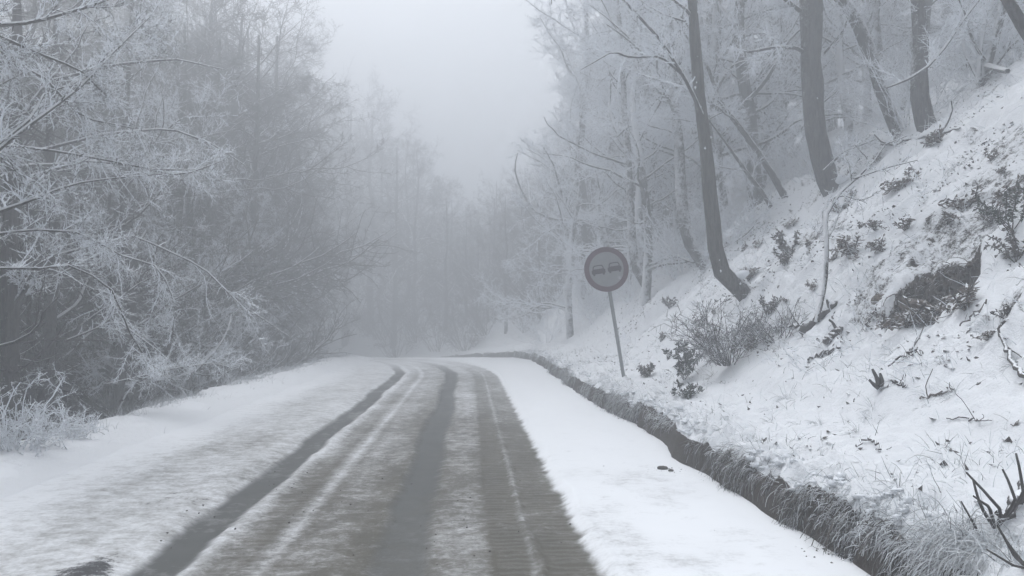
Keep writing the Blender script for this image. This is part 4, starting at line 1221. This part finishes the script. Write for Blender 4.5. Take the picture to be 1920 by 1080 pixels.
def twig_tangle():
    """countless thin dead stems lying and standing over the steep part of the slope"""
    rng = np.random.default_rng(28)
    n0 = 9500
    ys = 4.5 + 17 * rng.random(n0) ** 1.3
    dd = 3.5 + rng.random(n0) * 6
    dens = .9 * sstep(-.05, .4, fbm(dd * .9, ys * .8, 69, 3)) + .05
    k = (rng.random(n0) < dens) & (hole_mask(dd, ys) < .05)
    ys, dd = ys[k], dd[k]; n = len(ys)
    K = 5
    P = np.empty((n, K, 3)); P[:, 0] = np.stack([dd + curve_x(ys), ys, bank_z(dd, ys)], -1)
    D = unit(np.stack([-.3 + .8 * rng.standard_normal(n), .7 * rng.standard_normal(n), .35 + .5 * rng.standard_normal(n) ** 2], -1))
    L = rng.uniform(.08, .38, n)
    for j in range(1, K):
        D = unit(D + .25 * rng.standard_normal((n, 3)) + np.array([-.05, 0, -.08])); P[:, j] = P[:, j - 1] + D * (L / (K - 1))[:, None]
    R = rng.uniform(.002, .005, (n, 1)) * np.linspace(1, .6, K)[None]
    v, f = tubes(P, R, 3)
    o = link('dead_stems', mesh_np('dead_stems', v, f, False, [M['twig']])); tag(o, 'tangle of thin frosted dead stems over the steep slope', 'undergrowth', kind='stuff')
twig_tangle()

def lip_snow():
    rng = np.random.default_rng(44)
    V, Fc, off = [], [], 0
    nu, nv = 10, 7
    u = np.linspace(0, 2 * np.pi, nu, endpoint=False); v = np.linspace(0, np.pi, nv)
    U, W = np.meshgrid(u, v, indexing='ij')
    q0 = np.stack([np.cos(U) * np.sin(W), np.sin(U) * np.sin(W), np.cos(W)], -1).reshape(-1, 3)
    i = np.arange(nu)[:, None]; j = np.arange(nv - 1)[None]
    a = i * nv + j; b = ((i + 1) % nu) * nv + j
    f0 = np.stack([a, a + 1, b + 1, b], -1).reshape(-1, 4)
    ys = np.concatenate([3.4 + 8 * rng.random(220), rng.uniform(11, 30, 260)])
    for y in ys:
        if vnoise(np.array([y * 1.9]), np.array([0.]), 47)[0] < -.12: continue
        d = 2.15 - float(edge_wob(np.array([y]))[0]) + rng.uniform(-.015, .16)
        sz = np.array([rng.uniform(.01, .035), rng.uniform(.015, .045), rng.uniform(.008, .022)])
        z = float(bank_z(np.array([d + .04]), np.array([y]))[0])
        n3 = 1 + .9 * fbm(q0[:, 0] * 1.9 + y * 3, q0[:, 1] * 1.9 + q0[:, 2] * 2, 48, 3)[:, None]
        V.append(q0 * n3 * sz + np.array([d + float(curve_x(y)), y, z])); Fc.append(f0 + off); off += len(q0)
    o = link('snow_caps', mesh_np('snow_caps', np.concatenate(V), np.concatenate(Fc), True, [M['snow']])); tag(o, 'lumps of snow capping the grassy cut edge of the bank', 'snow', kind='stuff')
lip_snow()

# bits on the road-side snow
def crumbs():
    rng = np.random.default_rng(22)
    clusters = [(1245, 890, .10, 26), (1330, 925, .22, 30), (1310, 945, .12, 18), (1240, 1030, .1, 7), (1280, 1045, .05, 5), (1540, 1050, .08, 14), (1180, 795, .2, 6), (1420, 1060, .3, 6), (1130, 900, .5, 8), (820, 960, .5, 10), (700, 1000, .5, 12), (930, 1040, .3, 8),
                (480, 900, .3, 12), (330, 950, .3, 16), (200, 1000, .3, 14), (620, 950, .4, 10)]
    V, Fc, off = [], [], 0
    ico = np.array([[1, 0, 0], [-1, 0, 0], [0, 1, 0], [0, -1, 0], [0, 0, 1], [0, 0, -1]], float)
    fi = np.array([[0, 2, 4], [2, 1, 4], [1, 3, 4], [3, 0, 4], [2, 0, 5], [1, 2, 5], [3, 1, 5], [0, 3, 5]])
    for px, py, s, n in clusters:
        c = hit(px, py)
        for _ in range(n):
            p = c + np.array([rng.normal(0, s), rng.normal(0, s * 1.1), 0]); p[2] += .045 if p[0] > .7 else .02
            sz = rng.uniform(.003, .010) * np.array([1.3, 1, .6])
            V.append(ico * sz * rng.uniform(.6, 1.4, (6, 1)) @ np.array(Matrix.Rotation(rng.uniform(0, 3), 3, 'Z')) + p); Fc.append(fi + off); off += 6
    o = link('dirt_crumbs', mesh_np('dirt_crumbs', np.concatenate(V), np.concatenate(Fc), False, [M['clod']])); tag(o, 'crumbs of dirt and leaf scattered on the roadside snow', 'dirt', kind='stuff')
crumbs()
def clod(px, py, s, seed, label):
    c = hit(px, py)
    root = lump('dirt_clod', label, c + np.array([0, 0, .05]), (s, s * .7, s * .5), seed, M['clod'], 'dirt clod')
clod(1243, 889, .10, 41, 'dark clod of earth on roadside snow below the bank')
clod(1258, 893, .05, 42, 'smaller clod touching the dark clod on the roadside snow')

# ------------------------------------------------------------------ the round road sign
def road_sign():
    foot = hit(1170, 706)
    Y = foot[1]
    ctr = at(1137, 505, Y)
    R0 = 42.5 / F * Y
    up = unit(ctr - foot)
    post_len = float(np.linalg.norm(ctr - foot))
    root = empty('road_sign', foot, 'round no-overtaking sign on a leaning grey pole at the foot of the slope', 'road sign')
    rollang = math.atan2(ctr[0] - foot[0], ctr[2] - foot[2])
    root.rotation_euler = (0, rollang, 0)            # the whole sign leans to the left
    print('sign Y', Y, 'R', R0, 'post', post_len, math.degrees(rollang))
    # local frame: z along the pole, -y towards the camera
    def cyl(name, r, z0, z1, y, mat, par=root, S=16):
        P = np.array([[[0, y, z0], [0, y, (z0 + z1) / 2], [0, y, z1]]], float)
        v, f = tubes(P, np.full((1, 3), r), S)
        return link(name, mesh_np(name, v, f, True, [mat]), par)
    cyl('pole', .030, -.25, post_len + R0 * .55, .045, M['metal'])
    cz = post_len
    n = 64
    th = np.linspace(0, 2 * np.pi, n, endpoint=False)
    def disc(name, r, y0, y1, mat, par, inner=None):
        ci, si = np.cos(th), np.sin(th)
        ring = lambda rad, y: np.stack([rad * ci, np.full(n, y), cz + rad * si], -1)
        inn = inner if inner else 0.001
        V = np.concatenate([ring(r, y0), ring(r, y1), ring(inn, y0), ring(inn, y1)])
        i = np.arange(n); j = (i + 1) % n
        f = np.concatenate([np.stack(a, -1) for a in ((i, j, j + n, i + n), (i + 2 * n, i + 3 * n, j + 3 * n, j + 2 * n), (i, i + 2 * n, j + 2 * n, j), (i + n, j + n, j + 3 * n, i + 3 * n))])
        return link(name, mesh_np(name, V, f, False, [mat]), par)
    plate = disc('sign_plate', R0 * .985, .0, .012, M['metal'], root)
    disc('face', R0 * .80, -.004, -.0005, M['face'], plate)
    disc('red_ring', R0, -.012, .004, M['ring'], plate, inner=R0 * .775)
    # two cars seen from behind, side by side
    def car(cx, cz_, s, lbl):
        body = [(-.5, -.12), (-.5, .10), (-.44, .16), (-.36, .20), (.36, .20), (.44, .16), (.5, .10), (.5, -.12), (.42, -.16), (.42, -.27), (.28, -.27), (.28, -.17), (-.28, -.17), (-.28, -.27), (-.42, -.27), (-.42, -.16)]
        roof_o = [(-.42, .20), (-.36, .40), (-.26, .47), (.26, .47), (.36, .40), (.42, .20)]
        roof_i = [(-.34, .20), (-.29, .36), (-.22, .40), (.22, .40), (.29, .36), (.34, .20)]
        import bmesh
        bm = bmesh.new()
        def poly(pts, y0, y1):
            a = [bm.verts.new((cx + p[0] * s, y0, cz + cz_ + p[1] * s)) for p in pts]
            r = bm.faces.new(a)
            e = bmesh.ops.extrude_face_region(bm, geom=[r])
            for vv in [g for g in e['geom'] if isinstance(g, bmesh.types.BMVert)]: vv.co.y = y1
        poly(body, -.005, -.010)
        poly(roof_o + roof_i[::-1], -.005, -.0095)
        bmesh.ops.recalc_face_normals(bm, faces=bm.faces)
        me = bpy.data.meshes.new('car_symbol'); bm.to_mesh(me); bm.free(); me.materials.append(M['symbol'])
        o = link('car_symbol', me, root); o['label'] = lbl
    car(-.365 * R0, -.05 * R0, R0 * .62, 'dark car silhouette at the left of the sign face')
    car(.365 * R0, -.03 * R0, R0 * .62, 'dark car silhouette at the right of the sign face')
    # clamps behind
    for dz in (-.2, .2):
        P = np.array([[[-.06, .03, cz + dz], [0, .03, cz + dz], [.06, .03, cz + dz]]], float)
        v, f = tubes(P, np.full((1, 3), .018), 6); link('clamp', mesh_np('clamp', v, f, False, [M['metal']]), root)
road_sign()
for o in protos:
    pass
print('tris', sum(len(o.data.polygons) * 2 for o in bpy.data.objects if o.type == 'MESH' and o.data.users >= 1) // 1)
print('unique tris', sum(len(m.polygons) * 2 for m in bpy.data.meshes))
